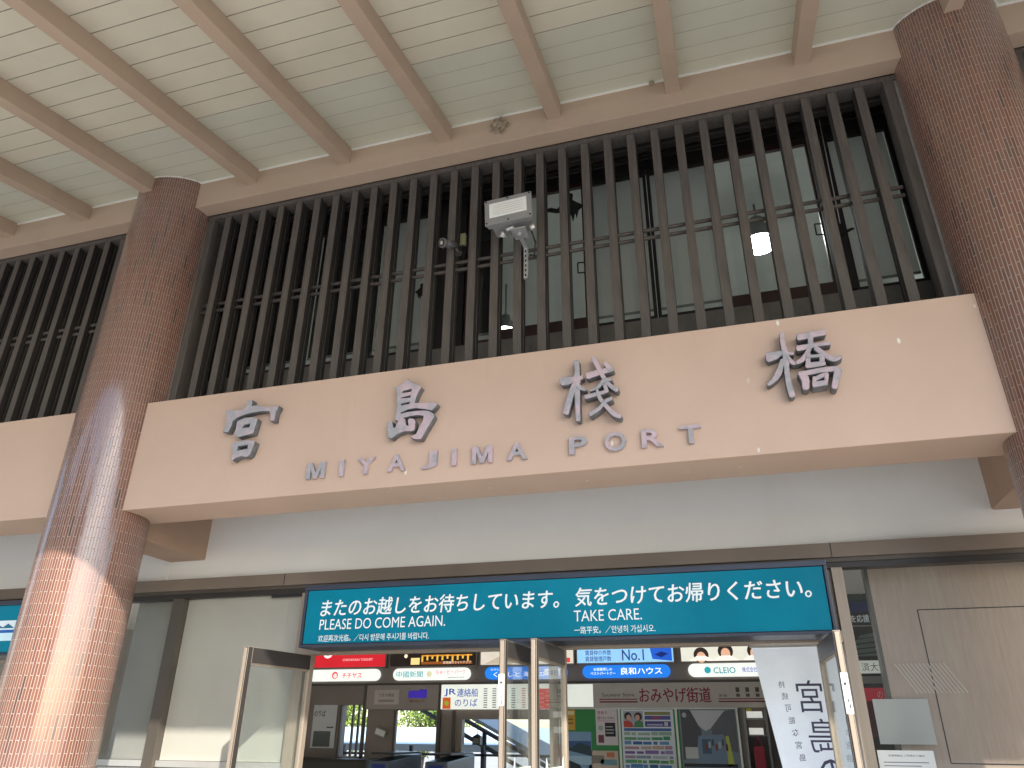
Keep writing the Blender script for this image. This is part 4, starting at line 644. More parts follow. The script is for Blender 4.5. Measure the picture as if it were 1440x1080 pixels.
# bird scarers hung behind the lattice
def crow(x, y, z, s, label, flip=1):
    t = thing('crow_decoy', label, 'decoy', 'black decoys hung behind the lattice')
    body = [(-.23, .03), (-.16, .05), (-.09, .02), (-.03, .08), (-.03, .17), (.02, .20), (.07, .17), (.06, .10), (.12, .05), (.17, .01), (.12, -.03), (.10, -.13), (.085, -.06), (.06, -.16), (.045, -.07), (.01, -.11), (-.02, -.02), (-.10, -.02)]
    me = curve_mesh([[(x + flip * a * s, z + b * s) for a, b in (body if flip > 0 else body[::-1])]], y - .012, y + .012, .003)
    bm = B(); bm.from_mesh(me); obj('body', bm, mt['black'], t)
    bm = B(); tube(bm, [(x + .02 * s * flip, y, z + .19 * s), (x + .03 * s, y, 6.86)], .004, 6); obj('string', bm, mt['white'], t)
crow(-1.20, 5.72, 6.28, 1.0, 'black crow shaped decoy with spread wings hanging right of the floodlight')
crow(1.22, 5.80, 5.56, .42, 'smallest black decoy hanging low by the right hand window post', -1)
crow(-2.72, 5.80, 5.64, .5, 'little black decoy hanging low at the left of the pale wire', -1)
# lamps in the upper room
def lamp(x, y, z, s, label):
    t = thing('high_bay_lamp', label, 'lamp', 'lit lamps in the upper room')
    bm = B(); prof = [(.0, .403), (.08, .40), (.085, .30), (.16, .24), (.19, .12), (.20, .06)]
    for (r0_, z0_), (r1_, z1_) in zip(prof, prof[1:]): rod(bm, (x, y, z + z0_ * s), (x, y, z + z1_ * s), max(r0_, .001) * s, 24, 0, r1_ * s, False)
    rod(bm, (x, y, z + .4 * s), (x, y, 7.3), .012, 8); obj('hood', bm, mt['greymetal'], t)
    bm = B(); prof = [(.198, .06), (.19, .035), (.15, .005), (.09, -.015), (.0, -.022)]
    for (r0_, z0_), (r1_, z1_) in zip(prof, prof[1:]): rod(bm, (x, y, z + z0_ * s), (x, y, z + z1_ * s), max(r0_, .001) * s, 24, 0, max(r1_, .001) * s, False)
    obj('globe', bm, mt['lamp'], t, smooth=True)
lamp(.69, 7.5, 6.68, 1.0, 'larger lit white dome lamp seen through the right hand window')
lamp(-2.64, 8.33, 6.50, .72, 'smaller lit dome lamp low in the window below the floodlight')
# notices
def notice(name, label, x0, x1, y, z0, z1, items, m='paper'):
    t = thing(name, label, 'notice'); boxobj('sheet', x0, x1, y, y + .003, z0, z1, mt[m], t)
    if items: art('print', items, t)
    return t
y = 6.36
it = [('t', '#222222', 0, 'お客様各位 ご利用のご案内', .87, 1.10, 1.478, 1.492, y - .001)]
for k in range(3): it.append(('r', '#6a6a78', 0, .83, 1.12 - .05 * (k == 1), 1.440 - .022 * k, 1.445 - .022 * k, y - .001))
it += [('r', '#b8505c', 0, .83, 1.13, 1.372, 1.380, y - .001), ('r', '#b8505c', 0, .83, 1.10, 1.350, 1.356, y - .001)]
it += [('r', '#6a6a78', 0, .83, 1.12, 1.30 - .02 * k, 1.304 - .02 * k, y - .001) for k in range(6)]
notice('notice_sheet', 'white printed notice sheet taped low on the glass right of the doors', .80, 1.163, y, 1.1, 1.518, it)
notice('reflection_panel', 'plain pale grey green panel imitating a reflection in the glass over the notice', .858, 1.235, 6.56, 1.555, 1.86, [], 'shade')  # added panel stands in for a grey green reflection in the glazing
hz = thing('painted_reflection', 'fine diagonal pale stripes imitating a hatched reflection at the oak panel side', 'reflection')
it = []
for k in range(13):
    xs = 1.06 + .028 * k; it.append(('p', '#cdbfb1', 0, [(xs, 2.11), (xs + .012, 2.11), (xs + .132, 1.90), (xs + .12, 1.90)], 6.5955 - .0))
art('stripes', it, hz)  # pale stripes paint a hatched glass reflection over the panel
for nm, xx, lab in (('door_paper', -1.69, 'white paper with folded upper corners taped on the left middle door leaf'), ('door_paper', -1.455, 'white paper with folded upper corners taped on the right middle door leaf')):
    t = thing(nm, lab, 'paper', 'papers taped on the middle door leaves')
    bm = B(); xp = xx + .012
    prof = [(5.62, 1.0), (6.17, 1.0), (6.17, 1.39), (6.15, 1.45), (6.11, 1.385), (5.68, 1.385), (5.64, 1.45), (5.62, 1.39)]
    a = [bm.verts.new((xp, yy, zz)) for yy, zz in prof]; b = [bm.verts.new((xp + .002, yy, zz)) for yy, zz in prof]
    bm.faces.new(a); bm.faces.new(b[::-1])
    for k in range(8): bm.faces.new((a[k], b[k], b[(k + 1) % 8], a[(k + 1) % 8]))
    obj('sheet', bm, mt['paper'], t)
    bm = B()
    for k in range(4): box(bm, xp + .0022, xp + .003, 5.75, 6.05 - .04 * (k % 2), 1.30 - .03 * k, 1.306 - .03 * k)
    obj('print', bm, F('#8a8f90'), t)
# the tall white banner inside the right doors, its print showing through reversed
bn = thing('banner', 'tall white translucent banner inside the right doors with mirrored vertical lettering', 'banner')
BY = 6.95
def bx(z, x): return x + (2.30 - z) * .10
bm = B(); v = []
for yy in (BY, BY + .004):
    for (x, z) in ((.036, 2.28), (.70, 2.28), (.70 + .30, .1), (.036 + .30, .1)): v.append(bm.verts.new((x, yy, z)))
for f in ((0, 1, 2, 3), (7, 6, 5, 4), (0, 4, 5, 1), (1, 5, 6, 2), (2, 6, 7, 3), (3, 7, 4, 0)): bm.faces.new([v[i] for i in f])
obj('cloth', bm, F('#dfe6ee', .12, .5), bn)  # faint glow put into the cloth; no lamp behind it
bm = B()
for k, ch in enumerate('持続可能な宮島'):
    zc = 1.99 - .090 * k; xc = .195 + (2.28 - zc) * .15; write(bm, ch, xc - .024, xc + .024, zc - .026, zc + .026, BY - .001, 0, mirror=True)
obj('lettering', bm, F('#4a4a66'), bn); bm = B()
for k, ch in enumerate('宮島の'):
    zc = 1.90 - .29 * k; xc = .39 + (2.28 - zc) * .15; write(bm, ch, xc - .10, xc + .10, zc - .122, zc + .122, BY - .001, 0, mirror=True)
obj('lettering', bm, F('#4a4a66'), bn)
boxobj('rail', .02, .74, BY - .01, BY + .015, 2.28, 2.31, mt['alu'], bn)

# ================================================================== THE HALL
boxobj('hall_floor', -15.8, 10.8, 6.46, 12.0, .004, .02, mt['floor'], T)
boxobj('hall_ceiling', -15.8, 10.8, 6.46, 12.0, 3.0, 3.1, mt['hceil'], T)
boxobj('hall_side_wall', -9.2, -9.0, 6.47, 12.0, .02, 3.0, mt['hall'], T)
boxobj('hall_side_wall', 3.6, 3.8, 6.72, 12.0, .02, 3.0, mt['hall'], T)
W = 11.5
bm = B()
box(bm, -9, 3.6, W, W + .12, 2.285, 3.0)
for x0, x1, z0, z1 in ((-9, -6.27, .02, 2.285), (-5.84, -5.37, .02, 2.285), (-4.67, -4.25, .02, 2.285), (-2.74, 3.6, .02, 2.285), (-6.27, -5.84, 2.0, 2.285), (-5.37, -4.67, 1.92, 2.285), (-4.25, -2.74, 1.80, 2.285), (-6.27, -5.84, .02, 1.27)):
    box(bm, x0, x1, W, W + .12, z0, z1)
obj('hall_back_wall', bm, mt['hall_d'], T)
bm = B()
box(bm, -9, 3.6, W - .03, W, 2.285, 2.315); box(bm, -5.90, -5.86, W - .06, W, .02, 2.285); box(bm, -4.63, -4.59, W - .06, W, .02, 2.285); box(bm, -4.40, -4.36, W - .04, W, .02, 1.92)
box(bm, -5.36, -5.32, W - .05, W, .02, 1.92); box(bm, -6.30, -6.27, W - .05, W, .02, 2.0); box(bm, -6.12, -6.09, W + .02, W + .06, 1.27, 2.0); box(bm, -6.02, -5.99, W + .02, W + .06, 1.27, 2.0)
obj('hall_frames', bm, mt['bronze_d'], T, .003)
# advertisement lightboxes and pill-shaped name plates
E = .38
def advert(label, x0, x1, items, bgc, em=E):
    t = thing('advert_panel', label, 'advert', 'row of advert panels high on the hall wall')
    boxobj('frame', x0 - .02, x1 + .02, W - .05, W - .001, 2.54, 2.96, mt['hall_d'], t, .004)
    art('picture', [('r', bgc, em, x0, x1, 2.56, 2.94, W - .052)] + items, t)
def plate(label, x0, x1, bgc, items, em=E):
    t = thing('name_plate', label, 'plate', 'row of rounded name plates under the adverts')
    bm = B(); pill(bm, x0, x1, 2.352, 2.528, W - .04, W - .001); obj('plate', bm, F(bgc, em), t)
    art('lettering', items, t)
ya = W - .054; yp = W - .0415
advert('bright red advert panel with a white cup, first from the left', -6.85, -5.58, [('d', '#f2ece6', E, -6.62, 2.79, .09, ya), ('d', '#c9202c', E, -6.62, 2.80, .06, ya - .001), ('t', '#f0c8c8', E, 'CHICHIYASU YOGURT', -6.34, -5.80, 2.655, 2.69, ya)], '#c4202b')
lights = [('r', '#e8b64a', E, -4.95 + .085 * k, -4.92 + .085 * k, 2.62 + .02 * (k % 3), 2.70 + .02 * (k % 2), ya) for k in range(10)]
lights += [('r', '#f2d489', E, -5.13, -4.98, 2.58, 2.68, ya), ('r', '#c98a30', E, -4.95, -4.10, 2.70, 2.72, ya), ('r', '#8a4a1c', E, -4.95, -4.10, 2.58, 2.62, ya), ('d', '#f3e3c0', E, -5.22, 2.71, .03, ya)]
advert('black advert panel with a golden row of lit night buildings', -5.49, -4.04, lights + [('t', '#e8dfc8', E, '宮島線のライトアップ', -4.58, -4.12, 2.585, 2.625, ya - .001)], '#1c1410', .4)
advert('pale beige advert panel partly hidden by the middle door leaves', -3.96, -2.50, [('r', '#e7e2da', E, -3.4, -2.9, 2.6, 2.9, ya), ('r', '#c43a3a', E, -2.74, -2.55, 2.575, 2.64, ya), ('p', '#b7a893', E, [(-3.9, 2.57), (-3.2, 2.57), (-3.5, 2.75)], ya - .001)], '#cfc5b6')
advert('sky blue advert panel with navy No.1 lettering', -2.44, -1.03, [('t', '#1d3f86', E, '賃貸仲介件数', -2.32, -1.93, 2.665, 2.735, ya, dict(bold=.01)), ('t', '#1d3f86', E, '賃貸管理戸数', -2.32, -1.93, 2.580, 2.65, ya, dict(bold=.01)), ('t', '#1a3580', E, 'No.1', -1.77, -1.45, 2.585, 2.735, ya, dict(bold=.008)), ('p', '#1f57c0', E, [(-1.33, 2.60), (-1.05, 2.57), (-1.05, 2.92), (-1.25, 2.92), (-1.36, 2.75)], ya), ('p', '#10256a', E, [(-1.3, 2.66), (-1.2, 2.62), (-1.1, 2.67), (-1.2, 2.70)], ya - .001)], '#8fc3e6')
sk, hr = '#d9a98a', '#2b1f1c'
ppl = []
for cx_, cz_ in ((-.30, 2.665), (.10, 2.665), (-.64, 2.62)):
    ppl += [('d', hr, E, cx_, cz_ + .02, .105, ya), ('d', sk, E, cx_, cz_ - .01, .075, ya - .001, .85), ('p', '#ece6df', E, [(cx_ - .17, 2.565), (cx_ + .17, 2.565), (cx_ + .06, 2.63), (cx_ - .06, 2.63)], ya - .002)]
advert('pale advert panel showing smiling dark haired people in white', -.92, .52, ppl[:6] + ppl[6:], '#d8d6c8')
plate('white name plate with red katakana letters and a round red mark', -6.95, -5.66, '#e6eae4', [('t', '#cf2436', E, 'チチヤス', -6.33, -5.98, 2.395, 2.475, yp, dict(bold=.016)), ('d', '#d8505a', E, -6.46, 2.44, .055, yp), ('d', '#f0d8d2', E, -6.455, 2.432, .035, yp - .0008)])
plate('white name plate with teal newspaper kanji and pink kana', -5.43, -4.13, '#e6eae4', [('t', '#3f9a9c', E, '中國新聞', -5.37, -4.92, 2.395, 2.485, yp, dict(bold=.010)), ('t', '#e06a78', E, 'ちゅーピーパーク', -4.70, -4.21, 2.43, 2.50, yp, dict(bold=.010)), ('d', '#cfc9a8', E, -4.81, 2.44, .045, yp), ('r', '#777777', E, -4.5, -4.22, 2.385, 2.393, yp)])
plate('blue name plate partly behind the middle door leaves', -3.89, -2.60, '#1c78d8', [('t', '#eef4fa', E, 'みやじまの', -3.80, -3.55, 2.475, 2.505, yp), ('t', '#eef4fa', E, 'くらしと 海もの', -3.75, -2.95, 2.385, 2.455, yp, dict(bold=.015)), ('r', '#cfd8e6', E, -2.95, -2.66, 2.40, 2.49, yp)], .42)
plate('blue name plate with two small lines and one large white line of lettering', -2.37, -1.09, '#1b72d4', [('t', '#eef4fa', E, 'お部屋探しの', -2.20, -1.93, 2.452, 2.492, yp, dict(bold=.01)), ('t', '#eef4fa', E, 'ベストパートナー', -2.25, -1.88, 2.395, 2.437, yp, dict(bold=.01)), ('t', '#f4f8fc', E, '良和ハウス', -1.80, -1.21, 2.395, 2.49, yp, dict(bold=.016))], .42)
plate('white name plate with teal roman letters beside the banner', -.84, .47, '#e6eae4', [('t', '#1f8a96', E, 'CLEIO', -.49, -.19, 2.395, 2.475, yp, dict(bold=.010)), ('d', '#2b9aa6', E, -.57, 2.44, .045, yp), ('t', '#4a4fa0', E, '株式会社日本クレイオ', -.10, .40, 2.405, 2.475, yp, dict(bold=.008))])
# ferry information boards
t = thing('departure_board', 'dull grey next departure board with a violet display strip', 'board')
boxobj('panel', -5.86, -4.63, W - .045, W - .001, 1.935, 2.283, F('#a39b93'), t, .003)
art('print', [('r', '#c4beb6', 0, -5.72, -5.30, 2.005, 2.215, W - .047), ('t', '#3a3634', 0, 'つぎの発船', -5.65, -5.38, 2.115, 2.165, W - .048), ('r', '#9c968e', 0, -5.65, -5.38, 2.04, 2.075, W - .048), ('t', '#8a4038', 0, '乗船中', -5.12, -4.85, 2.03, 2.075, W - .047)], t)
art('display', [('r', '#2c1c7c', .5, -5.14, -4.83, 2.095, 2.20, W - .047), ('r', '#2a1a72', .4, -4.95, -4.83, 2.20, 2.22, W - .047)], t)
t = thing('ferry_board', 'white ferry boarding sign with navy lettering and a timetable', 'sign')
boxobj('panel', -4.59, -2.74, W - .05, W - .001, 1.935, 2.283, F('#dfe2d8', .35), t, .003)
it = [('t', '#20489a', .35, 'JR', -4.54, -4.345, 2.115, 2.225, W - .0515, dict(bold=.016)), ('t', '#20489a', .35, '連絡船', -4.33, -3.99, 2.11, 2.225, W - .0515, dict(bold=.008)), ('t', '#20489a', .35, 'のりば', -4.36, -4.0, 1.975, 2.08, W - .0515, dict(bold=.008)), ('r', '#b8541f', .35, -4.56, -4.43, 1.94, 2.10, W - .0515), ('d', '#8a9a30', .35, -4.495, 2.02, .035, W - .0525)]
for cx_ in (-3.90, -3.76, -3.60, -3.46, -3.30, -3.16):
    for k in range(9): it.append(('r', '#6a6e72' if cx_ < -3.4 else '#b87a78', .3, cx_, cx_ + .06, 1.955 + .032 * k, 1.970 + .032 * k, W - .0515))
it += [('r', '#c2342e', .35, -3.06, -2.82, 1.94, 2.215, W - .0515)] + [('r', '#d98a80', .35, -3.03 + .1 * (k % 2), -2.96 + .1 * (k % 2), 1.96 + .03 * k, 1.972 + .03 * k, W - .0525) for k in range(8)]
art('print', it, t)
t = thing('shop_sign', 'long grey shop sign with dark red brush lettering and double lines', 'sign')
boxobj('panel', -2.70, .45, W - .06, W - .001, 1.955, 2.28, F('#bdb6ad'), t, .003)
art('print', [('r', '#d8dcd2', .3, -2.69, -2.22, 1.965, 2.27, W - .062), ('t', '#2a2220', 0, 'Souvenir Store', -2.09, -1.62, 2.10, 2.15, W - .062), ('r', '#7c1f30', 0, -2.13, -1.58, 2.058, 2.072, W - .062), ('r', '#7c1f30', 0, -2.13, -1.58, 2.020, 2.040, W - .062), ('t', '#8a1c34', 0, 'おみやげ街道', -1.55, -.56, 2.02, 2.215, W - .062, dict(bold=.014)), ('t', '#4a3c3a', 0, '宮島', -.45, -.34, 2.09, 2.125, W - .062), ('r', '#7c1f30', 0, -.46, .30, 2.058, 2.070, W - .062), ('r', '#7c1f30', 0, -.46, .30, 2.022, 2.040, W - .062)] + [('r', '#4f4946', 0, -.22 + .13 * k, -.17 + .13 * k, 2.15, 2.21, W - .062) for k in range(3)] + [('r', '#5d5652', 0, -.22 + .13 * k, -.17 + .13 * k, 2.09, 2.13, W - .062) for k in range(3)], t)  # first pale block is a blurred reflection painted as a faint glow
# green poster board and posters
t = thing('poster_board', 'green pin board with pale metal frames under the shop sign', 'board')
boxobj('panel', -2.66, -.22, W - .03, W - .001, .7, 1.95, F('#2f8a48'), t)
bm = B()
for x in (-1.86, -1.06, -.24): box(bm, x - .015, x + .015, W - .045, W - .031, .7, 1.95)
box(bm, -2.66, -.22, W - .046, W - .031, 1.935, 1.955); obj('frame', bm, mt['alu'], t, .002)
yq = W - .036
def poster(label, x0, x1, z0, z1, bgc, items):
    t = thing('poster', label, 'poster', 'posters pinned on the green board')
    boxobj('sheet', x0, x1, yq, yq + .004, z0, z1, F(bgc), t); art('print', items, t)
yr = yq - .001; ys = yq - .002
poster('yellow slip at the top left corner of the green board', -2.64, -2.50, 1.66, 1.93, '#c9a23a', [('r', '#e6d9a0', 0, -2.63, -2.51, 1.86, 1.91, yr), ('r', '#8a5a20', 0, -2.62, -2.53, 1.74, 1.76, yr), ('r', '#8a5a20', 0, -2.62, -2.53, 1.79, 1.81, yr)])
poster('blue seaside poster on the left of the green board', -2.63, -2.27, 1.05, 1.64, '#7fa6c8', [('r', '#3c5f94', 0, -2.62, -2.28, 1.40, 1.52, yr), ('p', '#2f4a52', 0, [(-2.62, 1.40), (-2.28, 1.33), (-2.28, 1.45), (-2.45, 1.5)], ys), ('r', '#a9cbe0', 0, -2.62, -2.28, 1.22, 1.33, yr), ('p', '#26323a', 0, [(-2.62, 1.06), (-2.35, 1.06), (-2.45, 1.22), (-2.62, 1.28)], ys)])
poster('white flyer with red title and a black text block', -2.20, -1.89, 1.47, 1.935, '#d8cfd0', [('t', '#8a2a3a', 0, '宮島で', -2.17, -2.03, 1.87, 1.91, yr, dict(bold=.010)), ('t', '#5a3038', 0, '困らないために', -2.17, -1.92, 1.80, 1.84, yr, dict(bold=.010)), ('r', '#a04a58', 0, -2.17, -1.92, 1.78, 1.785, yr), ('r', '#24222a', 0, -2.07, -1.92, 1.58, 1.76, yr), ('r', '#b9b4b8', 0, -2.06, -1.96, 1.70, 1.712, ys), ('r', '#b9b4b8', 0, -2.06, -1.94, 1.66, 1.672, ys), ('r', '#b9b4b8', 0, -2.06, -1.95, 1.62, 1.632, ys), ('r', '#7a3a4c', 0, -2.17, -2.09, 1.50, 1.60, yr), ('d', '#9fb0aa', 0, -2.13, 1.69, .035, yr)])
poster('pastel flyer in the lower left of the green board', -2.32, -1.90, .9, 1.40, '#c9b7a6', [('r', '#c97a4c', 0, -2.06, -1.95, 1.32, 1.38, yr), ('r', '#6f98a4', 0, -2.15, -1.92, 1.22, 1.29, yr), ('r', '#8a8478', 0, -2.28, -2.10, 1.24, 1.34, yr), ('r', '#e2d8c8', 0, -2.28, -1.93, 1.05, 1.16, yr)])
it = [('r', '#a9aeb6', 0, -1.80, -1.52, 1.70, 1.91, yr), ('d', '#26222a', 0, -1.735, 1.845, .052, ys), ('d', '#d8a890', 0, -1.725, 1.825, .038, ys - .001, .85), ('p', '#c8483e', 0, [(-1.80, 1.70), (-1.66, 1.70), (-1.68, 1.76), (-1.73, 1.79), (-1.80, 1.78)], ys),
      ('d', '#3c2830', 0, -1.59, 1.84, .055, ys), ('d', '#dcae98', 0, -1.60, 1.825, .038, ys - .001, .85), ('p', '#4f8a5c', 0, [(-1.66, 1.70), (-1.52, 1.70), (-1.53, 1.77), (-1.59, 1.795), (-1.64, 1.77)], ys),
      ('r', '#8f8a4a', 0, -1.50, -1.14, 1.86, 1.90, yr), ('r', '#4f5aa0', 0, -1.50, -1.14, 1.80, 1.85, yr), ('r', '#a04868', 0, -1.40, -1.26, 1.81, 1.84, ys), ('r', '#4c4c92', 0, -1.50, -1.14, 1.71, 1.78, yr), ('r', '#b4b4d0', 0, -1.47, -1.25, 1.725, 1.745, ys), ('r', '#c8d0d8', 0, -1.23, -1.18, 1.72, 1.77, ys), ('r', '#3f68a8', 0, -1.80, -1.14, 1.655, 1.69, yr)]
rnd = random.Random(4)
for row, cc in enumerate((('#9cb8a8', '#b8a8b4', '#c08a90'), ('#5aa070', '#6aa888', '#3f9a6a'), ('#3f7ab8', '#2f62a0', '#6a9ac8'), ('#b48a9a', '#c0a89a', '#8a9ab4'), ('#7a5aa0', '#8a6ab0', '#9a8ac0'), ('#8aa0b0', '#a890a8', '#b8c0c8'), ('#4f9a6a', '#7ab04a', '#5aa880'), ('#3f7ab8', '#4a8ac8', '#2f6aa0'), ('#8a6aa8', '#b08ab0', '#6a7ab0'))):
    z = 1.60 - .058 * row; x = -1.80
    while x < -1.18:
        wd = rnd.uniform(.05, .2); it.append(('r', rnd.choice(cc), 0, x, min(x + wd, -1.14), z, z + rnd.uniform(.03, .05), yr)); x += wd + rnd.uniform(.004, .03)
poster('big guide poster with two drawn people above colourful rows', -1.83, -1.10, .9, 1.93, '#dfe6ea', it)
it = [('p', '#c9ccd0', 0, [(-.88, 1.92), (-.40, 1.92), (-.55, 1.72), (-.68, 1.66), (-.78, 1.74)], yr), ('p', '#55555c', 0, [(-1.0, 1.93), (-.87, 1.93), (-.73, 1.66), (-.76, 1.4), (-1.0, 1.3)], ys), ('p', '#6a6c72', 0, [(-.27, 1.93), (-.42, 1.90), (-.60, 1.70), (-.56, 1.45), (-.27, 1.4)], ys), ('p', '#7d94ab', 0, [(-.78, 1.60), (-.45, 1.62), (-.35, 1.2), (-.85, 1.2)], ys - .001), ('r', '#4a6a80', 0, -.74, -.62, 1.38, 1.56, ys - .002), ('d', '#d8dce0', 0, -.95, 1.86, .03, ys - .003), ('d', '#55555c', 0, -.95, 1.86, .022, ys - .004), ('r', '#cfd2ce', 0, -.97, -.80, 1.32, 1.46, ys - .003), ('p', '#c4d05a', 0, [(-.42, 1.60), (-.38, 1.60), (-.34, 1.25), (-.42, 1.22)], ys - .003), ('r', '#2c2c34', 0, -1.0, -.3, 1.22, 1.26, ys - .003)]
for k in range(7): it.append(('r', ('#8a4a44', '#c0c4c8', '#44586c')[k % 3], 0, -.70 + .045 * k, -.672 + .045 * k, 1.42 + .03 * (k % 3), 1.50 + .03 * (k % 3), ys - .003))
poster('big grey blue street photograph poster marked with a circled one', -1.02, -.26, .9, 1.93, '#7d8c94', it + [('t', '#e8eaec', 0, '1', -.958, -.943, 1.845, 1.876, ys - .005)])
# shop goods on the right edge
t = thing('display_shelf', 'bright shop shelf with white and yellow boxes and a hanging red bag', 'shelf')
bm = B(); box(bm, -.16, -.13, W - .35, W - .01, .02, 1.94); box(bm, .12, .15, W - .35, W - .01, .02, 1.94)
for z in (.8, 1.2, 1.6, 1.8): box(bm, -.13, .12, W - .34, W - .01, z, z + .02)
obj('rack', bm, mt['greymetal'], t)
bm = B(); box(bm, -.11, .09, W - .3, W - .1, 1.82, 1.90); obj('goods', bm, F('#d9dad2', .25), t); bm = B(); box(bm, -.10, .08, W - .3, W - .1, 1.62, 1.70); obj('goods', bm, F('#d9dad2', .25), t)  # white boxes given a faint glow of their own; no lamp here
bm = B(); box(bm, -.11, -.04, W - .31, W - .28, 1.905, 1.935); obj('goods', bm, F('#c8c430'), t)
bm = B(); box(bm, -.07, .06, W - .42, W - .36, 1.22, 1.48); rod(bm, (-.05, W - .39, 1.48), (0, W - .39, 1.60), .006, 6); rod(bm, (.05, W - .39, 1.48), (0, W - .39, 1.60), .006, 6); obj('red_bag', bm, F('#a01f38'), t, .012)
# timetable poster on the left of the hall and door leaf there
t = thing('timetable_poster', 'pale grey boarding notice on the dark wall behind the left door leaf', 'poster')
boxobj('sheet', -6.78, -6.36, W - .03, W - .025, 1.38, 2.0, F('#d0d4d6'), t)
art('print', [('t', '#2c2c30', 0, 'のりば', -6.76, -6.56, 1.83, 1.92, W - .032, dict(bold=.010))], t)
art('print', [('r', '#55555c', 0, -6.52, -6.40, 1.665, 1.685, W - .032), ('r', '#59605e', 0, -6.74, -6.44, 1.40, 1.62, W - .032)], t)
# ticket gates and counter
def gate(x, label):
    t = thing('ticket_gate', label, 'gate', 'ticket gates at the foot of the boarding door')
    y0 = 10.2
    bm = B(); v = [bm.verts.new(p) for p in ((x - .16, y0, .02), (x + .16, y0, .02), (x + .16, y0 + 1.1, .02), (x - .16, y0 + 1.1, .02), (x - .16, y0, 1.26), (x + .16, y0, 1.26), (x + .16, y0 + 1.1, 1.33), (x - .16, y0 + 1.1, 1.33))]
    for f in ((0, 1, 5, 4), (1, 2, 6, 5), (2, 3, 7, 6), (3, 0, 4, 7), (4, 5, 6, 7), (3, 2, 1, 0)): bm.faces.new([v[i] for i in f])
    obj('cabinet', bm, F('#4a5560', 0, .35), t, .02)
    boxobj('card_reader', x - .1, x + .1, y0 - .006, y0 + .02, 1.12, 1.22, F('#1c2c74'), t, .004)
    boxobj('top_rail', x - .17, x + .17, y0 + .1, y0 + 1.0, 1.335, 1.36, mt['blackpl'], t, .004)
gate(-4.95, 'left grey ticket gate with a dark top in the boarding doorway'); gate(-4.12, 'right grey ticket gate with a dark top in the boarding doorway')
t = thing('service_counter', 'long dark olive counter along the hall wall left of the gates', 'counter')
boxobj('front', -8.8, -5.5, 10.9, W - .1, .02, 1.22, F('#3b382e'), t, .004); boxobj('top', -8.82, -5.48, 10.86, W - .1, 1.221, 1.25, F('#2a231f'), t, .004)
# staffed booth clutter
t = thing('notice_stack', 'slanted clear holder of leaflets on the booth post by the bright doorway', 'leaflets')
bm = B(); XF = Matrix.Translation((-5.55, W - .08, 1.60)) @ Matrix.Rotation(rad(18), 4, 'Y')
box(bm, -.09, .09, -.02, 0, -.05, .06, 0, XF); obj('holder', bm, F('#9aa2a4'), t, .004)
bm = B(); box(bm, -.08, .08, -.026, -.021, -.03, .045, 0, XF); obj('leaflet', bm, mt['paper'], t)
# display column seen through the narrow pane on the right
DY = 8.9
def dx(x): return x * DY / 6.375
t = thing('display_column', 'dark advert column seen through the narrow pane beside the oak panel', 'display')
boxobj('column_body', 1.02, 1.62, DY, DY + .4, .02, 2.95, F('#26282a'), t)
k_ = DY / 6.4
def zz(z): return 1.6 + (z - 1.6) * k_
art('print', [('r', '#3f4f4c', 0, 1.08, 1.40, zz(2.56), zz(2.80), DY - .002), ('r', '#6f8a86', 0, 1.16, 1.18, zz(2.60), zz(2.76), DY - .003), ('r', '#6f8a86', 0, 1.23, 1.26, zz(2.60), zz(2.76), DY - .003), ('r', '#8fa39f', 0, 1.10, 1.30, zz(2.70), zz(2.708), DY - .004),
  ('r', '#2a3f7c', 0, 1.08, 1.42, zz(2.47), zz(2.55), DY - .002), ('t', '#c4ccd0', .1, 'を応援する', 1.10, 1.40, zz(2.395), zz(2.45), DY - .003, dict(bold=.01)), ('r', '#a8b0b0', 0, 1.10, 1.40, zz(2.365), zz(2.372), DY - .003),
  ('p', '#6f7c78', 0, [(1.08, zz(2.15)), (1.42, zz(2.15)), (1.42, zz(2.28)), (1.30, zz(2.32)), (1.16, zz(2.30)), (1.08, zz(2.24))], DY - .003)] + [('p', '#1f2626', 0, [(1.08, zz(2.16 + .035 * q)), (1.42, zz(2.185 + .035 * q)), (1.42, zz(2.193 + .035 * q)), (1.08, zz(2.168 + .035 * q))], DY - .004) for q in range(4)] +
  [('r', '#cfd3cc', .15, 1.08, 1.42, zz(2.03), zz(2.12), DY - .003), ('t', '#3a3a3c', 0, '済大学', 1.12, 1.36, zz(2.045), zz(2.105), DY - .004), ('r', '#8a8c8a', 0, 1.08, 1.42, zz(1.96), zz(2.01), DY - .003), ('r', '#b02438', .1, 1.08, 1.46, zz(1.84), zz(1.93), DY - .003), ('t', '#e6c8c8', 0, 'のりば', 1.22, 1.40, zz(1.86), zz(1.91), DY - .004), ('r', '#5a2030', 0, 1.08, 1.20, zz(1.6), zz(1.84), DY - .003)], t)

# ================================================================== BEYOND THE HALL
p = thing('pier_shelter', 'long pale blue roofed shelter seen through the boarding doorways', 'shelter')
bm = B(); v = [bm.verts.new(q) for q in ((-26, 19, 1.34), (2, 19, 1.34), (2, 27, 1.80), (-26, 27, 1.80), (-26, 19, 1.26), (2, 19, 1.26), (2, 27, 1.70), (-26, 27, 1.70))]
for f in ((0, 1, 2, 3), (7, 6, 5, 4), (0, 4, 5, 1), (1, 5, 6, 2), (2, 6, 7, 3), (3, 7, 4, 0)): bm.faces.new([v[i] for i in f])
obj('roof', bm, mt['blueroof'], p); boxobj('gutter', -26, 2, 18.9, 18.995, 1.20, 1.36, F('#8f9492'), p)
for k in range(8): boxobj('post', -25 + 3.6 * k, -24.88 + 3.6 * k, 19.2, 19.32, 0, 1.26, F('#8f9492'), p)
rl = thing('railing', 'dark railing across the bright boarding doorways', 'railing')
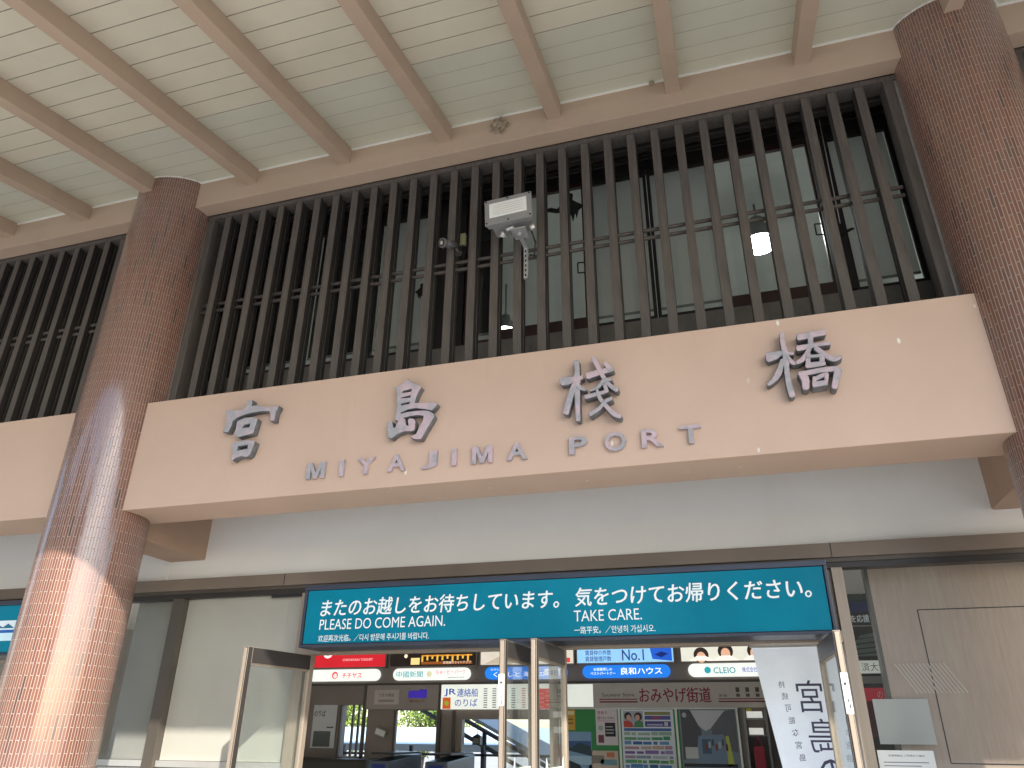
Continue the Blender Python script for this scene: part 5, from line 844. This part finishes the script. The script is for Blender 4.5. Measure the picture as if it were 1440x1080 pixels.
bm = B(); box(bm, -12, 0, 14.0, 14.06, 1.235, 1.275); box(bm, -12, 0, 14.0, 14.06, .5, .54); obj('rail', bm, mt['darkmetal'], rl)
for k in range(9):
    bm = B(); box(bm, -11.8 + 1.4 * k, -11.74 + 1.4 * k, 14.0, 14.06, .005, 1.40); obj('post', bm, mt['darkmetal'], rl)
cnp = thing('gangway', 'grey sloping gangway roof on two dark beams seen through the right doorway', 'gangway')
def gz(x): return 1.86 - .48 * (x + 5.49)
bm = B(); v = []
for y in (15, 17):
    for x, dz in ((-6.4, .06), (-3.2, .06), (-3.2, .13), (-6.4, .13)): v.append(bm.verts.new((x, y, gz(x) + dz)))
for f in ((0, 1, 2, 3), (7, 6, 5, 4), (0, 4, 5, 1), (1, 5, 6, 2), (2, 6, 7, 3), (3, 7, 4, 0)): bm.faces.new([v[i] for i in f])
obj('roof', bm, F('#9a9d9b'), cnp)
for dz in (0, -.27): bm = B(); rod(bm, (-6.4, 14.95, gz(-6.4) + dz), (-3.2, 14.95, gz(-3.2) + dz), .04, 8); obj('beam', bm, mt['darkmetal'], cnp)
for x in (-5.12, -3.4): boxobj('post', x, x + .07, 15.0, 15.07, 0, gz(x), mt['darkmetal'], cnp)
lt = thing('hanging_lantern', 'small dark metal lantern hanging in the right boarding doorway', 'lantern')
bm = B(); box(bm, -4.15, -4.03, 11.7, 11.82, 1.45, 1.56); rod(bm, (-4.09, 11.76, 1.56), (-4.09, 11.76, 1.60), .085, 6, 0, .01); rod(bm, (-4.09, 11.76, 1.60), (-4.09, 11.76, 1.80), .005, 6); obj('case', bm, mt['blackpl'], lt)
bm = B(); box(bm, -4.135, -4.045, 11.695, 11.70, 1.47, 1.54); obj('pane', bm, F('#7a7870'), lt)

def tree(x, y, h, cr, n, seed, label):
    rnd = random.Random(seed); t = thing('tree', label, 'tree', 'trees beyond the pier')
    bm = B(); base = Vector((x, y, 0)); top = Vector((x + rnd.uniform(-.3, .3), y, h * .55)); rod(bm, base, top, .16, 9, 0, .09)
    cl = []
    for k in range(9):
        a = rnd.uniform(0, math.tau); c = Vector((x + math.cos(a) * cr * rnd.uniform(.1, .75), y + math.sin(a) * cr * rnd.uniform(.1, .75), rnd.uniform(h * .25, h * .95))); cl.append((c, cr * rnd.uniform(.3, .5)))
        rod(bm, top + Vector((0, 0, -rnd.uniform(0, h * .35))), c, .05, 6, 0, .015)
    obj('trunk', bm, mt['bark'], t)
    bm = B()
    for c, r in cl:
        mi0 = rnd.random() < .4
        for i in range(n // 9):
            d = Vector((rnd.gauss(0, 1), rnd.gauss(0, 1), rnd.gauss(0, .8))); d = d.normalized() * r * rnd.random() ** .4; p_ = c + d
            u = Vector((rnd.gauss(0, 1), rnd.gauss(0, 1), rnd.gauss(0, 1))).normalized(); v_ = u.orthogonal().normalized(); s = rnd.uniform(.05, .11)
            f = bm.faces.new([bm.verts.new(p_ + u * s), bm.verts.new(p_ + v_ * s * .45), bm.verts.new(p_ - u * s), bm.verts.new(p_ - v_ * s * .45)]); f.material_index = int(mi0 if rnd.random() < .8 else not mi0)
    obj('crown', bm, [mt['leaf_a'], mt['leaf_b']], t)
tree(-16.6, 31, 3.6, 2.3, 2700, 1, 'bright green tree left of the doorway view beyond the blue roof'); tree(-13.9, 32.5, 3.0, 1.9, 2300, 2, 'bright green bushy tree centred in the boarding doorway'); tree(-12.2, 31.5, 3.3, 1.6, 1800, 3, 'green tree at the right of the boarding doorway'); tree(-19.6, 33, 4.2, 2.5, 2300, 4, 'leafy tree framed by the narrow left window of the hall')

# ================================================================== set each empty at its thing's base
bpy.context.view_layer.update()
for o in [o for o in scene.objects if o.type == 'EMPTY' and o.parent is None]:
    lo, hi = Vector((1e9,) * 3), Vector((-1e9,) * 3)
    for c in o.children:
        for q in c.bound_box:
            q = c.matrix_world @ Vector(q)
            for k in range(3): lo[k] = min(lo[k], q[k]); hi[k] = max(hi[k], q[k])
    base = Vector(((lo.x + hi.x) / 2, (lo.y + hi.y) / 2, lo.z)); o.location = base
    for c in o.children: c.location -= base
